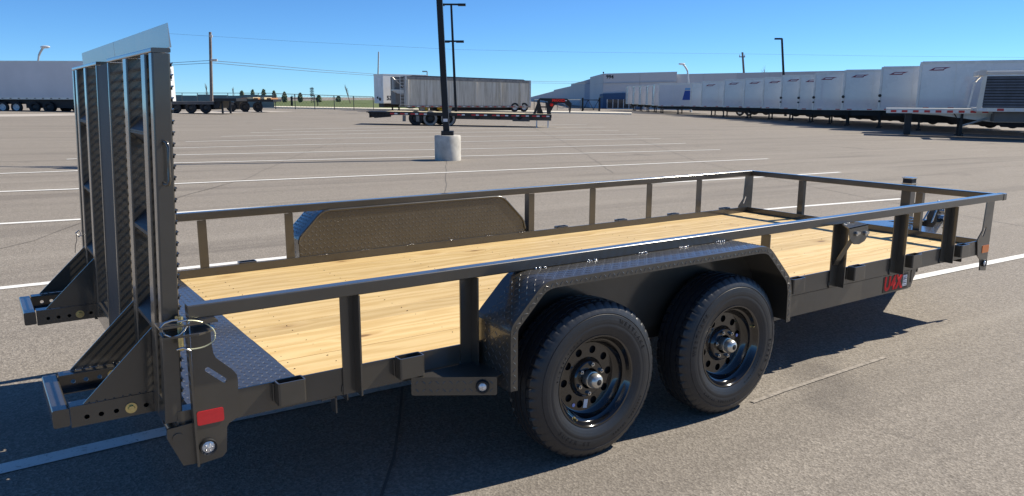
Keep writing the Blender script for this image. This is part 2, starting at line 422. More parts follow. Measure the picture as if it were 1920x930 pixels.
bm = NB(); strip(bm, [atg(u, v) for u, v in ((1410, 755), (1470, 733), (1560, 703), (1660, 670))], .030, .004); struct('chalk_scrape', bm, FADED)
SEAMS = [[(836, 300), (838, 320), (834, 345), (834, 362), (818, 420), (790, 600), (745, 790), (712, 940)], [(975, 225), (1010, 245), (1050, 262), (1100, 290), (1150, 325)],
         [(0, 467), (60, 452), (148, 420), (330, 372), (460, 336), (560, 290), (640, 262)], [(1090, 238), (1200, 262), (1300, 300), (1420, 330), (1920, 425)], [(1300, 262), (1500, 262), (1700, 283), (1920, 308)]]
for l in SEAMS:
    bm = NB(); P = []
    Q = [atg(*q) for q in l]
    for a, b in zip(Q, Q[1:]):
        n = max(2, int((b-a).length/.5))
        for k in range(n): p = a.lerp(b, k/n); P.append(p+Vector((random.uniform(-.025, .025), random.uniform(-.025, .025), 0)))
    P.append(Q[-1]); strip(bm, P, .013, .003); struct('asphalt_seam', bm, SEAM)
bm = NB()
strip(bm, [atg(-260, 219), atg(0, 217), atg(300, 212.5), atg(520, 208.5)], 4.5, .012); struct('concrete_apron', bm, APRON)

# raised tread lozenges: real geometry scattered over a plate given by a parametric frame
def lozenges(bm, f, ulen, vlen, inside=None, p=.0262, h=.0014):
    nu = int(ulen/p); nv = int(vlen/p)
    for i in range(nu):
        for j in range(nv):
            u = (i+.5)*ulen/nu; v = (j+.5)*vlen/nv
            if inside and not inside(u, v): continue
            P, Tn, Bn, Nn = f(u, v); a = R(45 if (i+j) % 2 else -45); d = Tn*math.cos(a)+Bn*math.sin(a); e = Nn.cross(d)
            V = [bm.verts.new(P+d*x+e*y+Nn*z) for x, y, z in ((-.0122, 0, 0), (0, -.0031, 0), (.0122, 0, 0), (0, .0031, 0), (-.0085, 0, h), (.0085, 0, h))]
            for q in ((0, 1, 4), (1, 5, 4), (1, 2, 5), (2, 3, 5), (3, 4, 5), (3, 0, 4)): bm.faces.new([V[k] for k in q])
def flatframe(o, t, b): t = Vector(t); b = Vector(b); n = t.cross(b); o = Vector(o); return lambda u, v: (o+t*u+b*v, t, b, n)
LOZ = paint_mat('worn_tread_lozenge', col=(.070, .064, .052))
def stuff(name, bm, parent, mat=None):
    me = bpy.data.meshes.new(name); bm.to_mesh(me); bm.free(); me.materials.append(mat or LOZ); o = bpy.data.objects.new(name, me); COL.objects.link(o); o.parent = parent; o['kind'] = 'stuff'; return o
# ------------------------------------------------------------------ the utility trailer
W = 2.188; HR = .917; RH = .048; HF = .573; FH_ = .108; HD = .521; L = 5.669
def MY(y): return W-y
tr = thing('utility_trailer', 'charcoal tandem axle utility trailer with pine deck, stand-up rear ramps and red U4X sticker', 'trailer')
def T(name, bm, mat=PAINT, smooth=0, uv=False, parent=None): return O(name, bm, mat, parent or tr, smooth, uv)
def mirror_dup(o, name=None):                      # the same part on the far side
    me = o.data.copy(); me.transform(Matrix.Translation((0, W, 0)) @ Matrix.Diagonal((1, -1, 1, 1))); me.flip_normals()
    c = bpy.data.objects.new(o.name.split('.')[0], me); COL.objects.link(c); c.parent = o.parent; return c
# top rails: 50 mm square tube, mitred round the front
def side_rail():
    bm = NB(); rtube(bm, 'x', .0, L+.052, -.031, HR-RH/2, .051, RH, .0045); return T('top_rail', bm, PAINT)
r1 = side_rail(); r2 = mirror_dup(r1)
bm = NB(); rtube(bm, 'x', L+.054, L+.095, -.031, HR-RH/2-.001, .056, RH+.004, .006); T('rail_end_cap', bm, PAINT)
bm = NB(); rtube(bm, 'y', -.0045, W+.0045, L+.026, HR-RH/2, .0505, RH-.001, .007); T('front_top_rail', bm, PAINT)
# side frame: steel angle, thin top edge, flange under the deck
bm = NB(); extr(bm, [(0, HF), (.008, HF), (.008, HF-FH_+.008), (.075, HF-FH_+.008), (.075, HF-FH_), (0, HF-FH_)], 'x', .128, L-.045); f1 = T('side_frame', bm); mirror_dup(f1)
bm = NB(); extr(bm, [(L-.052, HF-.002), (L-.045, HF-.002), (L-.045, HF-FH_), (L-.12, HF-FH_), (L-.12, HF-FH_+.008), (L-.052, HF-FH_+.008)], 'y', .009, W-.009); T('front_frame', bm)
bm = NB(); box(bm, 0.004, .05, .0, W, .40, HD-.008); T('rear_crossmember', bm)
for X in [i*.61+.6 for i in range(9)]:
    bm = NB(); extr(bm, [(X, HD-.045), (X+.05, HD-.045), (X+.05, HD-.05), (X+.005, HD-.05), (X+.005, HD-.115), (X, HD-.115)], 'y', .076, W-.076); T('crossmember', bm)
# deck: tread plate tail and pine planks
bm = NB(); box(bm, .0, .4195, .0085, W-.0085, HD-.006, HD); o = T('tail_plate', bm)
bm = NB(); lozenges(bm, flatframe((.006, .015, HD), (1, 0, 0), (0, 1, 0)), .405, W-.03, None, .0262, .0008); stuff('tread_lozenges', bm, o, PAINT)
deck = grp('deck', tr)
bm = NB(); box(bm, .405, .4195, .009, W-.009, .470, .5148); T('light_seal_bar', bm)  # added strip, stops sunlight leaking out of the plank grooves under the tail plate
NP = 12; pw = (W-.02)/NP
for i in range(NP):
    bm = NB(); g = .0048
    z1 = HD+random.uniform(-.001, .001); x0 = .4205; y0 = .010+i*pw+g/2; y1 = .010+(i+1)*pw-g/2
    c_ = .0025; ya_, yb2 = y0-g/2+.0002, y1+g/2-.0002
    extr(bm, [(ya_, HD-.04), (yb2, HD-.04), (yb2, HD-.016), (y1, HD-.014), (y1, z1-c_), (y1-c_, z1), (y0+c_, z1), (y0, z1-c_), (y0, HD-.014), (ya_, HD-.016)], 'x', x0, L-.055); O('plank', bm, WOOD, deck)
bm = NB()
for X in [.45]+[i*.61+.625 for i in range(9)]:
    for i in range(NP):
        for q in (.22, .74):
            y = .010+(i+q)*pw+random.uniform(-.012, .012); cyl(bm, (X+random.uniform(-.008, .008), y, HD-.002), (X, y, HD+.0012), .0026, n=6)
o = O('screw_heads', bm, simple('brown_screw', (.10, .06, .03), .5, .3), deck); o['kind'] = 'stuff'
# posts: angle irons, wide leg on the frame, second leg pointing outward
def post(x0, x1, leg_front=True, far=False, bottom=HF-FH_+.002):
    bm = NB(); t = .007; d = .060
    if leg_front: P = [(x0, -.001), (x1, -.001), (x1, -d), (x1-t, -d), (x1-t, -.001-t), (x0, -.001-t)]
    else: P = [(x0, -.001), (x1, -.001), (x1, -.001-t), (x0+t, -.001-t), (x0+t, -d), (x0, -d)]
    if far: P = [(x, W-y) for x, y in P]
    extr(bm, P, 'z', bottom, HR-RH-.001)
    o = T('rail_post', bm)
    for k in (0,):                                   # weld bead at the foot
        b2 = NB(); yy = -.004 if not far else W+.004
        for j in range(3):
            zz = bottom+.01+j*.008; cyl(b2, (x0-.003, yy, zz), (x0-.001, yy, zz+.01), .003, n=6)
        O('weld_bead', b2, PAINT, o)
    return o
for x0, x1, lf in ((.553, .612, True), (1.083, 1.142, True), (3.03, 3.085, False), (3.70, 3.775, True), (4.365, 4.44, True), (5.0, 5.075, True)): post(x0, x1, lf)
for x0, x1, lf in ((.545, .598, True), (1.082, 1.136, True), (3.018, 3.070, False), (3.639, 3.698, True), (4.284, 4.345, True), (4.91, 4.975, True)): post(x0, x1, lf, True)
for y0 in (.52, 1.61):                               # front rail uprights
    bm = NB(); box(bm, L+.008, L+.045, y0, y0+.055, HF-.05, HR-RH-.001); T('front_post', bm)
bm = NB(); box(bm, L-.043, L+.01, .009, W-.009, HF-.06, HF-.052); T('front_ledge', bm)
# stake pockets
def pocket(x0, x1, far=False):
    ob = grp('stake_pocket', tr); bm = NB(); y0, y1 = -.056, -.001; t = .006
    outer = [(x+(x0+x1)/2, y+(y0+y1)/2) for x, y in rr(x1-x0, y1-y0, .008)]; inner = [(x+(x0+x1)/2, y+(y0+y1)/2) for x, y in rr(x1-x0-2*t, y1-y0-2*t, .004)]
    if far: outer = [(x, W-y) for x, y in outer]; inner = [(x, W-y) for x, y in inner]
    extr(bm, outer, 'z', HF-.078, HF+.008, [inner]); O('pocket_wall', bm, PAINT, ob)
    bm = NB(); yy = -.004 if not far else W+.004; rtube(bm, 'z', HF-.073, HF-.004, x0-.002, yy, .007, .007, .003); O('weld_bead', bm, PAINT, ob)
for a, b in ((.285, .39), (.775, .885), (3.28, 3.39), (3.885, 4.0), (4.55, 4.665), (5.19, 5.305)): pocket(a, b)
for u in (463, 1052, 1164, 1262, 1358): p = aty(u, 405, MY(-.03)); x = aty(u, {463: 490, 1052: 424, 1164: 411, 1262: 400, 1358: 391}[u], MY(-.03)).x; pocket(x-.055, x+.055, True)
# rear corner plates with slot, red reflector and round lamp
def flat(poly): return [(p.x, p.z) for p in poly]
def slot_poly(p, q, r, n=6):
    p = Vector(p); q = Vector(q); d = (q-p).normalized(); a0 = math.atan2(d.y, d.x); o = []
    for k in range(n+1): t = a0-math.pi/2+math.pi*k/n; o.append((q.x+r*math.cos(t), q.y+r*math.sin(t)))
    for k in range(n+1): t = a0+math.pi/2+math.pi*k/n; o.append((p.x+r*math.cos(t), p.y+r*math.sin(t)))
    return o
def corner_plate(px, slot, refl, lamp, refm, yp=-.010, rl=.030, body=None, sw=.0085):
    poly = flat([aty(u, v, yp) for u, v in px]); a, b = [aty(u, v, yp) for u, v in slot]
    g = grp('corner_plate', tr)
    bm = NB(); extr(bm, poly, 'y', yp, yp+.008, [slot_poly((a.x, a.z), (b.x, b.z), sw)]); p1 = O('plate', bm, PAINT, g)
    q = [aty(u, v, yp) for u, v in refl]; cx = sum(p.x for p in q)/4; cz = sum(p.z for p in q)/4
    wx = abs(q[1].x-q[0].x); hz = abs(q[0].z-q[3].z)
    bm = NB(); extr(bm, [(x+cx, z+cz) for x, z in rr(wx, hz, .007)], 'y', yp-.003, yp); p2 = O('reflector', bm, refm, g)
    c = aty(*lamp, yp-.006)
    bm = NB(); lathe(bm, [(rl*.72, -.0), (rl*.78, -.012), (rl*.95, -.014), (rl, -.008), (rl, 0)], 32, c=(c.x, yp, c.z)); p3 = O('lamp_grommet', bm, BLKR, g, 40)
    bm = NB(); lathe(bm, [(.0005, -.013), (rl*.4, -.012), (rl*.74, -.008), (rl*.74, 0)], 24, c=(c.x, yp, c.z))
    for k in range(5):
        t = 2*math.pi*k/5; cyl(bm, (c.x+rl*.4*math.cos(t), yp-.010, c.z+rl*.4*math.sin(t)), (c.x+rl*.4*math.cos(t), yp-.016, c.z+rl*.4*math.sin(t)), rl*.15, rl*.05, 8)
    p4 = O('lamp_lens', bm, LENS, g, 40)
    for o in (p1, p2, p3, p4): mirror_child(o, g)
    return g
MIR = {}
def mirror_child(o, g):
    if g.name not in MIR: MIR[g.name] = grp('corner_plate', tr)
    me = o.data.copy(); me.transform(Matrix.Translation((0, W, 0)) @ Matrix.Diagonal((1, -1, 1, 1))); me.flip_normals()
    c = bpy.data.objects.new(o.name.split('.')[0], me); COL.objects.link(c); c.parent = MIR[g.name]
corner_plate([(356, 601), (393, 597), (396, 640), (400, 662), (405, 671), (436, 693), (444, 702), (446, 712), (448.6, 774), (441, 786), (430, 793), (426, 800), (425.5, 846), (418, 856), (373, 871)],
             [(389, 693), (421, 713)], [(369, 772), (419.5, 764), (420, 788), (369, 798)], (391, 838), REDR)
corner_plate([(1852, 376), (1866, 374), (1848, 507), (1837, 507), (1838, 487), (1833, 480), (1833, 450), (1843, 432)],
             [(1843.5, 441), (1848, 428)], [(1842, 461), (1854, 458), (1853, 472), (1840, 475)], (1845.5, 493), AMBR, rl=.028, sw=.012)
# main beam under the front half, with the sticker
bm = NB(); extr(bm, [(2.4, .336), (4.63, .336), (4.63, .462), (2.4, .462)], 'y', .001, .006); box(bm, 2.4, 4.63, .006, .05, .457, .462); box(bm, 2.4, 4.63, .006, .05, .336, .341); b_ = T('main_beam', bm); mirror_dup(b_)
bm = NB(); extr(bm, [(4.632, .462), (4.74, .462), (4.68, .336), (4.632, .336)], 'y', .012, .018); b_ = T('beam_end_gusset', bm); mirror_dup(b_)
bm = NB(); box(bm, 1.12, 2.4, .02, .06, .40, .462); b_ = T('axle_beam', bm); mirror_dup(b_)
st = grp('sticker', tr)
bm = NB(); box(bm, 4.315, 4.612, -.0012, .0005, .346, .45); O('sticker_backing', bm, STKB, st)
def place_text(s, size, mat, parent, M, name, **k):
    me = text_mesh(s, size, **k); me.transform(M); me.materials.clear(); me.materials.append(mat); o = bpy.data.objects.new(name, me); COL.objects.link(o); o.parent = parent; return o
Mxz = Matrix(((1, 0, 0, 0), (0, 0, -1, 0), (0, 1, 0, 0), (0, 0, 0, 1)))         # text in the x-z plane facing -y
place_text('U4X', .118, STKR, st, Matrix.Translation((4.43, -.002, .398)) @ Matrix.Diagonal((.86, 1, 1.06, 1)) @ Mxz, 'lettering', bold=.0060, shear=.06, space=1.16)
bm = NB(); box(bm, 4.548, 4.598, -.0022, -.0013, .362, .438); O('barcode_label', bm, STKW, st)
bm = NB()
for k in range(5): box(bm, 4.553, 4.593, -.0028, -.0023, .368+k*.013, .372+k*.013+.003*(k % 2))
O('label_print', bm, simple('grey_print', (.12, .12, .16), .6), st)
# fenders
FPROF = [(1.166, .425), (1.166, .66), (1.168, .685), (1.176, .705), (1.19, .722), (1.30, .832), (1.325, .852), (1.355, .864), (1.39, .869), (2.70, .869), (2.745, .864), (2.78, .85), (2.81, .825), (2.945, .69), (2.968, .655), (2.98, .60), (2.985, .432)]
def offs(pr, d):
    o = []
    for i, p in enumerate(pr):
        a = Vector(pr[max(i-1, 0)]); b = Vector(pr[min(i+1, len(pr)-1)]); t = (b-a).normalized(); n = Vector((t.y, -t.x)); o.append((p[0]+n.x*d, p[1]+n.y*d))
    return o
def fender_mesh():
    bm = NB(); uvl = bm.loops.layers.uv.new('UVMap')
    pr = FPROF; sl = [0]
    for a, b in zip(pr, pr[1:]): sl.append(sl[-1]+(Vector(b)-Vector(a)).length)
    def quad(A, B, uva, uvb):
        V = [bm.verts.new(p) for p in (A[0], A[1], B[1], B[0])]; f = bm.faces.new(V)
        for l, uv in zip(f.loops, (uva[0], uva[1], uvb[1], uvb[0])): l[uvl].uv = uv
    inn = offs(pr, .005); lip = offs(pr, .036)
    for i in range(len(pr)-1):
        p, q = pr[i], pr[i+1]; s, t = sl[i], sl[i+1]
        quad(((p[0], -.252, p[1]), (p[0], -.006 if False else -.0565, p[1])), ((q[0], -.252, q[1]), (q[0], -.0565, q[1])), ((s, 0), (s, .196)), ((t, 0), (t, .196)))
        pc, qc = offs(pr, .002)[i], offs(pr, .002)[i+1]
        quad(((p[0], -.252, p[1]), (pc[0], -.259, pc[1])), ((q[0], -.252, q[1]), (qc[0], -.259, qc[1])), ((s, 0), (s, -.007)), ((t, 0), (t, -.007)))
        p2, q2 = lip[i], lip[i+1]
        quad(((pc[0], -.259, pc[1]), (p2[0], -.260, p2[1])), ((qc[0], -.259, qc[1]), (q2[0], -.260, q2[1])), ((s, -.007), (s, -.042)), ((t, -.007), (t, -.042)))
        a, b = inn[i], inn[i+1]
        quad(((a[0], -.252, a[1]), (a[0], .002, a[1])), ((b[0], -.252, b[1]), (b[0], .002, b[1])), ((s, 0), (s, .2)), ((t, 0), (t, .2)))
        quad(((p2[0], -.260, p2[1]), (p2[0], -.255, p2[1])), ((q2[0], -.260, q2[1]), (q2[0], -.255, q2[1])), ((s, 0), (s, .004)), ((t, 0), (t, .004)))
        quad(((p2[0], -.255, p2[1]), (a[0], -.250, a[1])), ((q2[0], -.255, q2[1]), (b[0], -.250, b[1])), ((s, 0), (s, .004)), ((t, 0), (t, .004)))
    bmesh.ops.remove_doubles(bm, verts=bm.verts, dist=.0004)
    # inner flap past the rail, outside the rail footprint (fore and aft slopes)
    def slope(i0, i1):
        for i in range(i0, i1):
            p, q = pr[i], pr[i+1]; s, t = sl[i], sl[i+1]
            quad(((p[0], -.0565, p[1]), (p[0], .0, p[1])), ((q[0], -.0565, q[1]), (q[0], .0, q[1])), ((s, .196), (s, .252)), ((t, .196), (t, .252)))
    slope(0, len(pr)-1)
    return bm
fo = T('fender', fender_mesh(), PAINT, 35); fo2 = mirror_dup(fo, 'fender')
def fender_loz():
    bm = NB(); pr = FPROF; sl = [0]
    for a, b in zip(pr, pr[1:]): sl.append(sl[-1]+(Vector(b)-Vector(a)).length)
    def F(y0, off, lipd=None):
        def f(u, v):
            k = max(i for i in range(len(sl)-1) if sl[i] <= u); a, b = pr[k], pr[k+1]; q = (u-sl[k])/(sl[k+1]-sl[k])
            t = (Vector((b[0], 0, b[1]))-Vector((a[0], 0, a[1]))).normalized(); n = Vector((-t.z, 0, t.x)); P = Vector((a[0]+(b[0]-a[0])*q, y0+v, a[1]+(b[1]-a[1])*q))
            if lipd is None: return P, t, Vector((0, 1, 0)), n
            return Vector((P.x, -.2602, P.z))-n*(.006+v), t, n*-1, Vector((0, -1, 0))
        return f
    lozenges(bm, F(-.250, 0), sl[-1]-.001, .19); lozenges(bm, F(0, 0, 1), sl[-1]-.001, .028)
    return bm
fb = fender_loz(); lz = stuff('tread_lozenges', fb, fo); l2 = mirror_dup(lz); l2.parent = fo2; l2['kind'] = 'stuff'
IP = [(p[0], max(p[1], HF-.02)) for p in offs(FPROF, .001) if True]
IP = [(FPROF[0][0]+.001, HF-.02)]+[p for p in offs(FPROF, .001) if p[1] > HF]+[(FPROF[-1][0]-.001, HF-.02)]
IP = [(x, min(z, HR-RH-.002)) for x, z in IP]
bm = NB(); extr(bm, IP, 'y', W+.001, W+.005); 
pin = T('fender_inner_panel', bm)
def in_panel(u, v):
    x = 1.17+u; z = HF+.004+v; return z < min(.860, .70+(x-1.175)*.98-.012, .70+(2.965-x)*1.05-.012)
bm = NB(); lozenges(bm, flatframe((1.17, W+.0008, HF+.004), (1, 0, 0), (0, 0, 1)), 1.80, .285, in_panel); stuff('tread_lozenges', bm, pin)
bm = NB()                                            # rounded rolled edge round the inner panel
path(bm, [(x, W-.002, z) for x, z in IP[1:-1]], .0075, 8); T('panel_edge', bm, PAINT, 60)
bm = NB(); extr(bm, IP, 'y', -.005, -.001); pin = T('fender_inner_panel', bm, PAINT)
def beads(name, pts, r=.007, mat=WELD):
    bm = NB()
    for p in pts:
        for k in range(5):
            q = Vector(p)+Vector((k*.013+random.uniform(-.003, .003), random.uniform(-.002, .002), random.uniform(-.002, .003)))
            bmesh.ops.create_icosphere(bm, subdivisions=1, radius=r*random.uniform(.55, 1.), matrix=Matrix.Translation(q))
    return T(name, bm, mat, 60)
for X in (1.44, 1.73, 2.05, 2.33, 2.60): beads('weld_bead', [(X, -.058, .871)])
for X in (1.30, 1.6, 1.95, 2.3, 2.62, 2.92): beads('weld_bead', [(X, W-.009, HF+.001)], .004)
beads('weld_bead', [(3.72, -.060, .869)], .006); beads('weld_bead', [(3.79, -.004, .463)], .005); beads('weld_bead', [(4.45, -.004, .463)], .005); beads('weld_bead', [(3.19, -.004, .463), (3.26, -.004, .463)], .0045)
# step in front of the rear wheel with a round marker lamp
ms = grp('marker_step', tr)
a = atz(771, 707, .49); b = atz(932, 706, .49); c = atz(880, 686, .49); a.y = min(a.y, -.012)
bm = NB(); extr(bm, [(a.x, a.y), (b.x-.002, b.y), (1.166, b.y+.02), (1.160, -.009), (a.x+.02, -.009)], 'z', .484, .490); O('step_top', bm, PAINT, ms)
dirv = (Vector((b.x, b.y, 0))-Vector((a.x, a.y, 0))); ln = dirv.length; ang = math.atan2(dirv.y, dirv.x)
Mf = Matrix.Translation((a.x, a.y, .412)) @ Matrix.Rotation(ang, 4, 'Z')
bm = NB(); extr(bm, [(x+ln/2, z+.039) for x, z in rr(ln, .078, .008)], 'y', -.004, 0); me = mesh('step_face', bm, PAINT, 0, True); me.transform(Mf); sf_ = O('step_face', me, None, ms)
bm = NB(); lozenges(bm, flatframe((.01, -.0041, .004), (1, 0, 0), (0, 0, 1)), ln-.02, .068); bm.transform(Mf); o = stuff('tread_lozenges', bm, ms)
cx = ln*.83
bm = NB(); lathe(bm, [(.018, -.004), (.0195, -.016), (.026, -.016), (.028, -.010), (.028, 0)], 32, c=(cx, -.004, .038)); me = mesh('lamp_grommet', bm, BLKR, 40); me.transform(Mf); O('lamp_grommet', me, None, ms)
bm = NB(); lathe(bm, [(.0005, -.017), (.010, -.016), (.018, -.011), (.019, 0)], 24, c=(cx, -.004, .038)); me = mesh('lamp_lens', bm, LENS, 40); me.transform(Mf); O('lamp_lens', me, None, ms)
# small tab under the frame
p = aty(603, 742); q = aty(627, 775)
bm = NB(); box(bm, p.x, p.x+.06, .0, .05, .458, .464); box(bm, p.x+.055, p.x+.061, .0, .05, .395, .464); T('jack_tab', bm)
# spare tyre bracket
br = grp('spare_tyre_bracket', tr)
yb = -.15
bm = NB(); P = [aty(u, v, yb) for u, v in ((1592, 428), (1628, 420), (1628, 441), (1621, 452), (1611, 458), (1601, 458), (1594, 450))]
extr(bm, flat(P), 'y', yb, yb+.006); O('bracket_face', bm, PAINT, br)
zt = (P[0].z+P[1].z)/2; bm = NB(); V = [(P[0].x, yb, P[0].z), (P[1].x, yb, P[1].z), (3.86, -.058, .868), (3.70, -.058, .868)]
f_ = sheet(bm, V); g_ = bmesh.ops.extrude_face_region(bm, geom=[f_]); bmesh.ops.translate(bm, vec=(0, 0, -.006), verts=[v for v in g_['geom'] if isinstance(v, bmesh.types.BMVert)]); O('bracket_top', bm, PAINT, br)
bm = NB(); a_ = aty(1598, 448, yb+.01); cyl(bm, a_, (3.74, -.012, .625), .0001, n=4)
bm.free(); bm = NB(); d = Vector((3.735, -.014, .61))-a_; M = Matrix.Translation(a_) @ d.to_track_quat('Z', 'Y').to_matrix().to_4x4(); box(bm, -.016, .016, -.003, .003, 0, d.length, M); O('brace', bm, PAINT, br)
for u, v in ((1605, 438), (1622, 437)):
    c = aty(u, v, yb); bm = NB(); cyl(bm, (c.x, yb+.012, c.z), (c.x, yb-.014, c.z), .0085, n=10); cyl(bm, (c.x, yb, c.z), (c.x, yb-.010, c.z), .015, n=6); cyl(bm, (c.x+.02, yb, c.z+.002), (c.x+.02, yb-.012, c.z+.002), .009, n=8); O('bolt', bm, ZINC, br, 30)

# ------------------------------------------------------------------ wheels
TR = .358
def tyre_mesh():
    bm = NB(); N = 288
    half = [(.203, -.080), (.207, -.092), (.222, -.101), (.245, -.108), (.255, -.1098), (.258, -.1085), (.262, -.1095), (.285, -.1085), (.303, -.105), (.3045, -.1022), (.3075, -.1022), (.309, -.104), (.325, -.098), (.338, -.091), (.3465, -.083)]
    tread = []
    gro = (-.052, -.018, .018, .052)
    y = -.078
    for g in gro: tread += [(TR-.0008*abs(g/.052)**2*3, g-.0045), (TR-.009, g-.003), (TR-.009, g+.003), (TR-.0008*abs(g/.052)**2*3, g+.0045)]
    prof = half+[(.3535, -.076)]+tread+[(.3535, .076)]+[(r, -y) for r, y in reversed(half)]
    nh = len(half); m = len(prof); rings = []
    for k in range(N):
        t = 2*math.pi*k/N; row = []
        for i, (r, y) in enumerate(prof):
            rr_ = r; tt = t
            if i in (nh-1, nh-2, m-nh, m-nh+1) and k % 6 == 0: rr_ -= .006
            if i in (nh, m-nh-1) and k % 6 == 0: rr_ -= .008
            if nh < i < m-nh-1 and abs(y) > .024 and k % 6 == 0: rr_ -= .006
            if nh < i < m-nh-1 and i % 4 in (0, 3): tt += .010*math.sin(k*math.pi/3)
            row.append(bm.verts.new((rr_*math.cos(tt), y, rr_*math.sin(tt))))
        rings.append(row)
    for k in range(N):
        a = rings[k]; b = rings[(k+1) % N]
        for i in range(m-1): bm.faces.new((a[i], b[i], b[i+1], a[i+1]))
    return mesh('tyre', bm, TYRE, 38)
def rim_mesh():
    bm = NB()
    lathe(bm, [(.203, -.080), (.212, -.093), (.210, -.0965), (.203, -.096), (.197, -.088), (.193, -.070), (.188, -.064), (.181, -.060), (.175, -.040), (.166, -.030), (.160, -.022), (.156, -.0205)], 72)
    lathe(bm, [(.092, -.021), (.088, -.026), (.082, -.040), (.076, -.045), (.055, -.046), (.05, -.045), (.047, -.045), (.047, .0)], 48)
    lathe(bm, [(.203, -.080), (.175, -.03), (.170, .06), (.203, .09)], 48)
    circ = lambda c, r, n: [(c[0]+r*math.cos(2*math.pi*k/n), c[1]+r*math.sin(2*math.pi*k/n)) for k in range(n)]
    holes = [circ((.126*math.cos(2*math.pi*k/10+.15), .126*math.sin(2*math.pi*k/10+.15)), .018, 16) for k in range(10)]+[circ((0, 0), .091, 48)]
    extr(bm, circ((0, 0), .1565, 72), 'y', -.0205, -.0165, holes)
    return mesh('rim', bm, RIMB, 35)
TY = tyre_mesh(); RM = rim_mesh()
bm = NB(); lathe(bm, [(.0005, .0), (.16, .0), (.165, .03), (.165, .06), (.0005, .06)], 32); DRUM = mesh('brake_drum', bm, DARKIN, 40)
bm = NB(); lathe(bm, [(.0135, -.112), (.024, -.109), (.031, -.100), (.034, -.090), (.034, -.070), (.037, -.069), (.037, -.060), (.034, -.058), (.034, -.03)], 32); HUB = mesh('hub_cap', bm, simple('pale_metal_cap', (.62, .60, .54), .32, .75, .1, 50), 40)
bm = NB(); lathe(bm, [(.0005, -.1145), (.006, -.114), (.009, -.1125), (.013, -.1125), (.0135, -.108)], 20); PLUG = mesh('hub_plug', bm, BLKR, 40)
bm = NB(); cyl(bm, (0, -.046, 0), (0, -.058, 0), .0105, .0095, 6); cyl(bm, (0, -.058, 0), (0, -.064, 0), .006, .004, 8); LUG = mesh('lug_nut', bm, ZINC, 30)
bm = NB(); cyl(bm, (0, -.088, 0), (0, -.108, 0), .0045, .004, 8); cyl(bm, (0, -.084, 0), (0, -.090, 0), .008, .007, 10); VALVE = mesh('valve_stem', bm, BRASS, 30)
bm = NB(); box(bm, -.011, .011, -.0228, -.0213, -.020, .020); RLAB = mesh('rim_label', bm, STKW)
bm = NB(); cyl(bm, (0, -.0213, 0), (0, -.0228, 0), .0085, n=14); RDOT = mesh('rim_dot', bm, ORB)
def ring_text(s, size, rad, a0, inward, y, parent, step):
    bm = NB()
    for i, ch in enumerate(s):
        if ch == ' ': continue
        me = text_mesh(ch, size, .0012, size*.025)
        a = a0-(i*step if not inward else -i*step)
        M = Matrix.Rotation(-a, 4, 'Y')           # angle measured in the x-z plane
        up_ = 1 if not inward else -1
        # glyph: x tangential, y radial
        loc = Matrix(((math.sin(a)*up_, math.cos(a)*up_, 0, rad*math.cos(a)), (0, 0, -1, y), (-math.cos(a)*up_, math.sin(a)*up_, 0, rad*math.sin(a)), (0, 0, 0, 1)))
        me.transform(loc); bm.from_mesh(me); bpy.data.meshes.remove(me)
    me = bpy.data.meshes.new('sidewall_lettering'); bm.to_mesh(me); bm.free(); me.materials.append(LETT); o = bpy.data.objects.new('sidewall_lettering', me); COL.objects.link(o); o.parent = parent
LETT = simple('raised_rubber_lettering', (.006, .006, .007), .7, 0, .1, 50)
def wheel(x, y, rot, flip=False, extra=0):
    g = grp('wheel', tr, (x, y, TR*1.02-.004)); g.scale = (1.02, 1.0, 1.02)
    P = lambda me, n=None: O(n or me.name.split('.')[0], me, None, g)
    ts = O('tyre', TY, None, g); ts.rotation_euler[1] = rot
    r = O('rim', RM, None, g); r.rotation_euler[1] = rot
    O('brake_drum', DRUM, None, g); O('hub_cap', HUB, None, g); O('hub_plug', PLUG, None, g)
    for k in range(6):
        t = 2*math.pi*k/6+rot+.3; l = O('lug_nut', LUG, None, g); l.location = (.066*math.cos(t), 0, .066*math.sin(t))
    if flip: g.rotation_euler[2] = math.pi
    return g
XR, XF = 1.652, 2.552; YW = -.138
w1 = wheel(XR, YW, .1); w2 = wheel(XF, YW, .55)
wheel(XR, W-YW, .2, True); wheel(XF, W-YW, .7, True)
yt_ = -.1105
def D(deg): return R(deg)
ring_text('WESTLAKE', .026, .281, D(64), False, -.1085, w1, R(5.6))
ring_text('ST225/75R15', .017, .233, D(168), False, -.1045, w1, R(5.2))
ring_text('SUPER', .026, .281, D(222), True, -.1085, w1, R(5.4)); ring_text('ST', .026, .281, D(222+6*5.4), True, -.1085, w1, R(5.4))
ring_text('RADIAL', .014, .281, D(290), True, -.1085, w1, R(3.2)); ring_text('TUBELESS', .014, .281, D(290+7*3.2), True, -.1085, w1, R(3.2))
ring_text('WESTLAKE', .027, .281, D(176), False, -.1085, w2, R(5.6))
ring_text('SUPER', .027, .281, D(-2), False, -.1085, w2, R(5.6)); ring_text('ST', .027, .281, D(-2-6*5.6), False, -.1085, w2, R(5.6))
ring_text('ST225/75R15', .015, .235, D(-22), False, -.1045, w2, R(4.0))
ring_text('RADIAL', .016, .281, D(226), True, -.1085, w2, R(3.6)); ring_text('TUBELESS', .016, .281, D(226+7*3.6), True, -.1085, w2, R(3.6))
for g, t, r_ in ((w2, R(22), .190), (w1, R(238), .188)):
    v = O('valve_stem', VALVE, None, g); v.location = (r_*math.cos(t), .022, r_*math.sin(t))
l = O('rim_label', RLAB, None, w1); l.location = (-.002, 0, -.125); l.rotation_euler[1] = .15
l = O('rim_dot', RDOT, None, w1); l.location = (-.070, 0, -.118)
l = O('rim_dot', RDOT, None, w2); l.location = (.122, 0, .020)
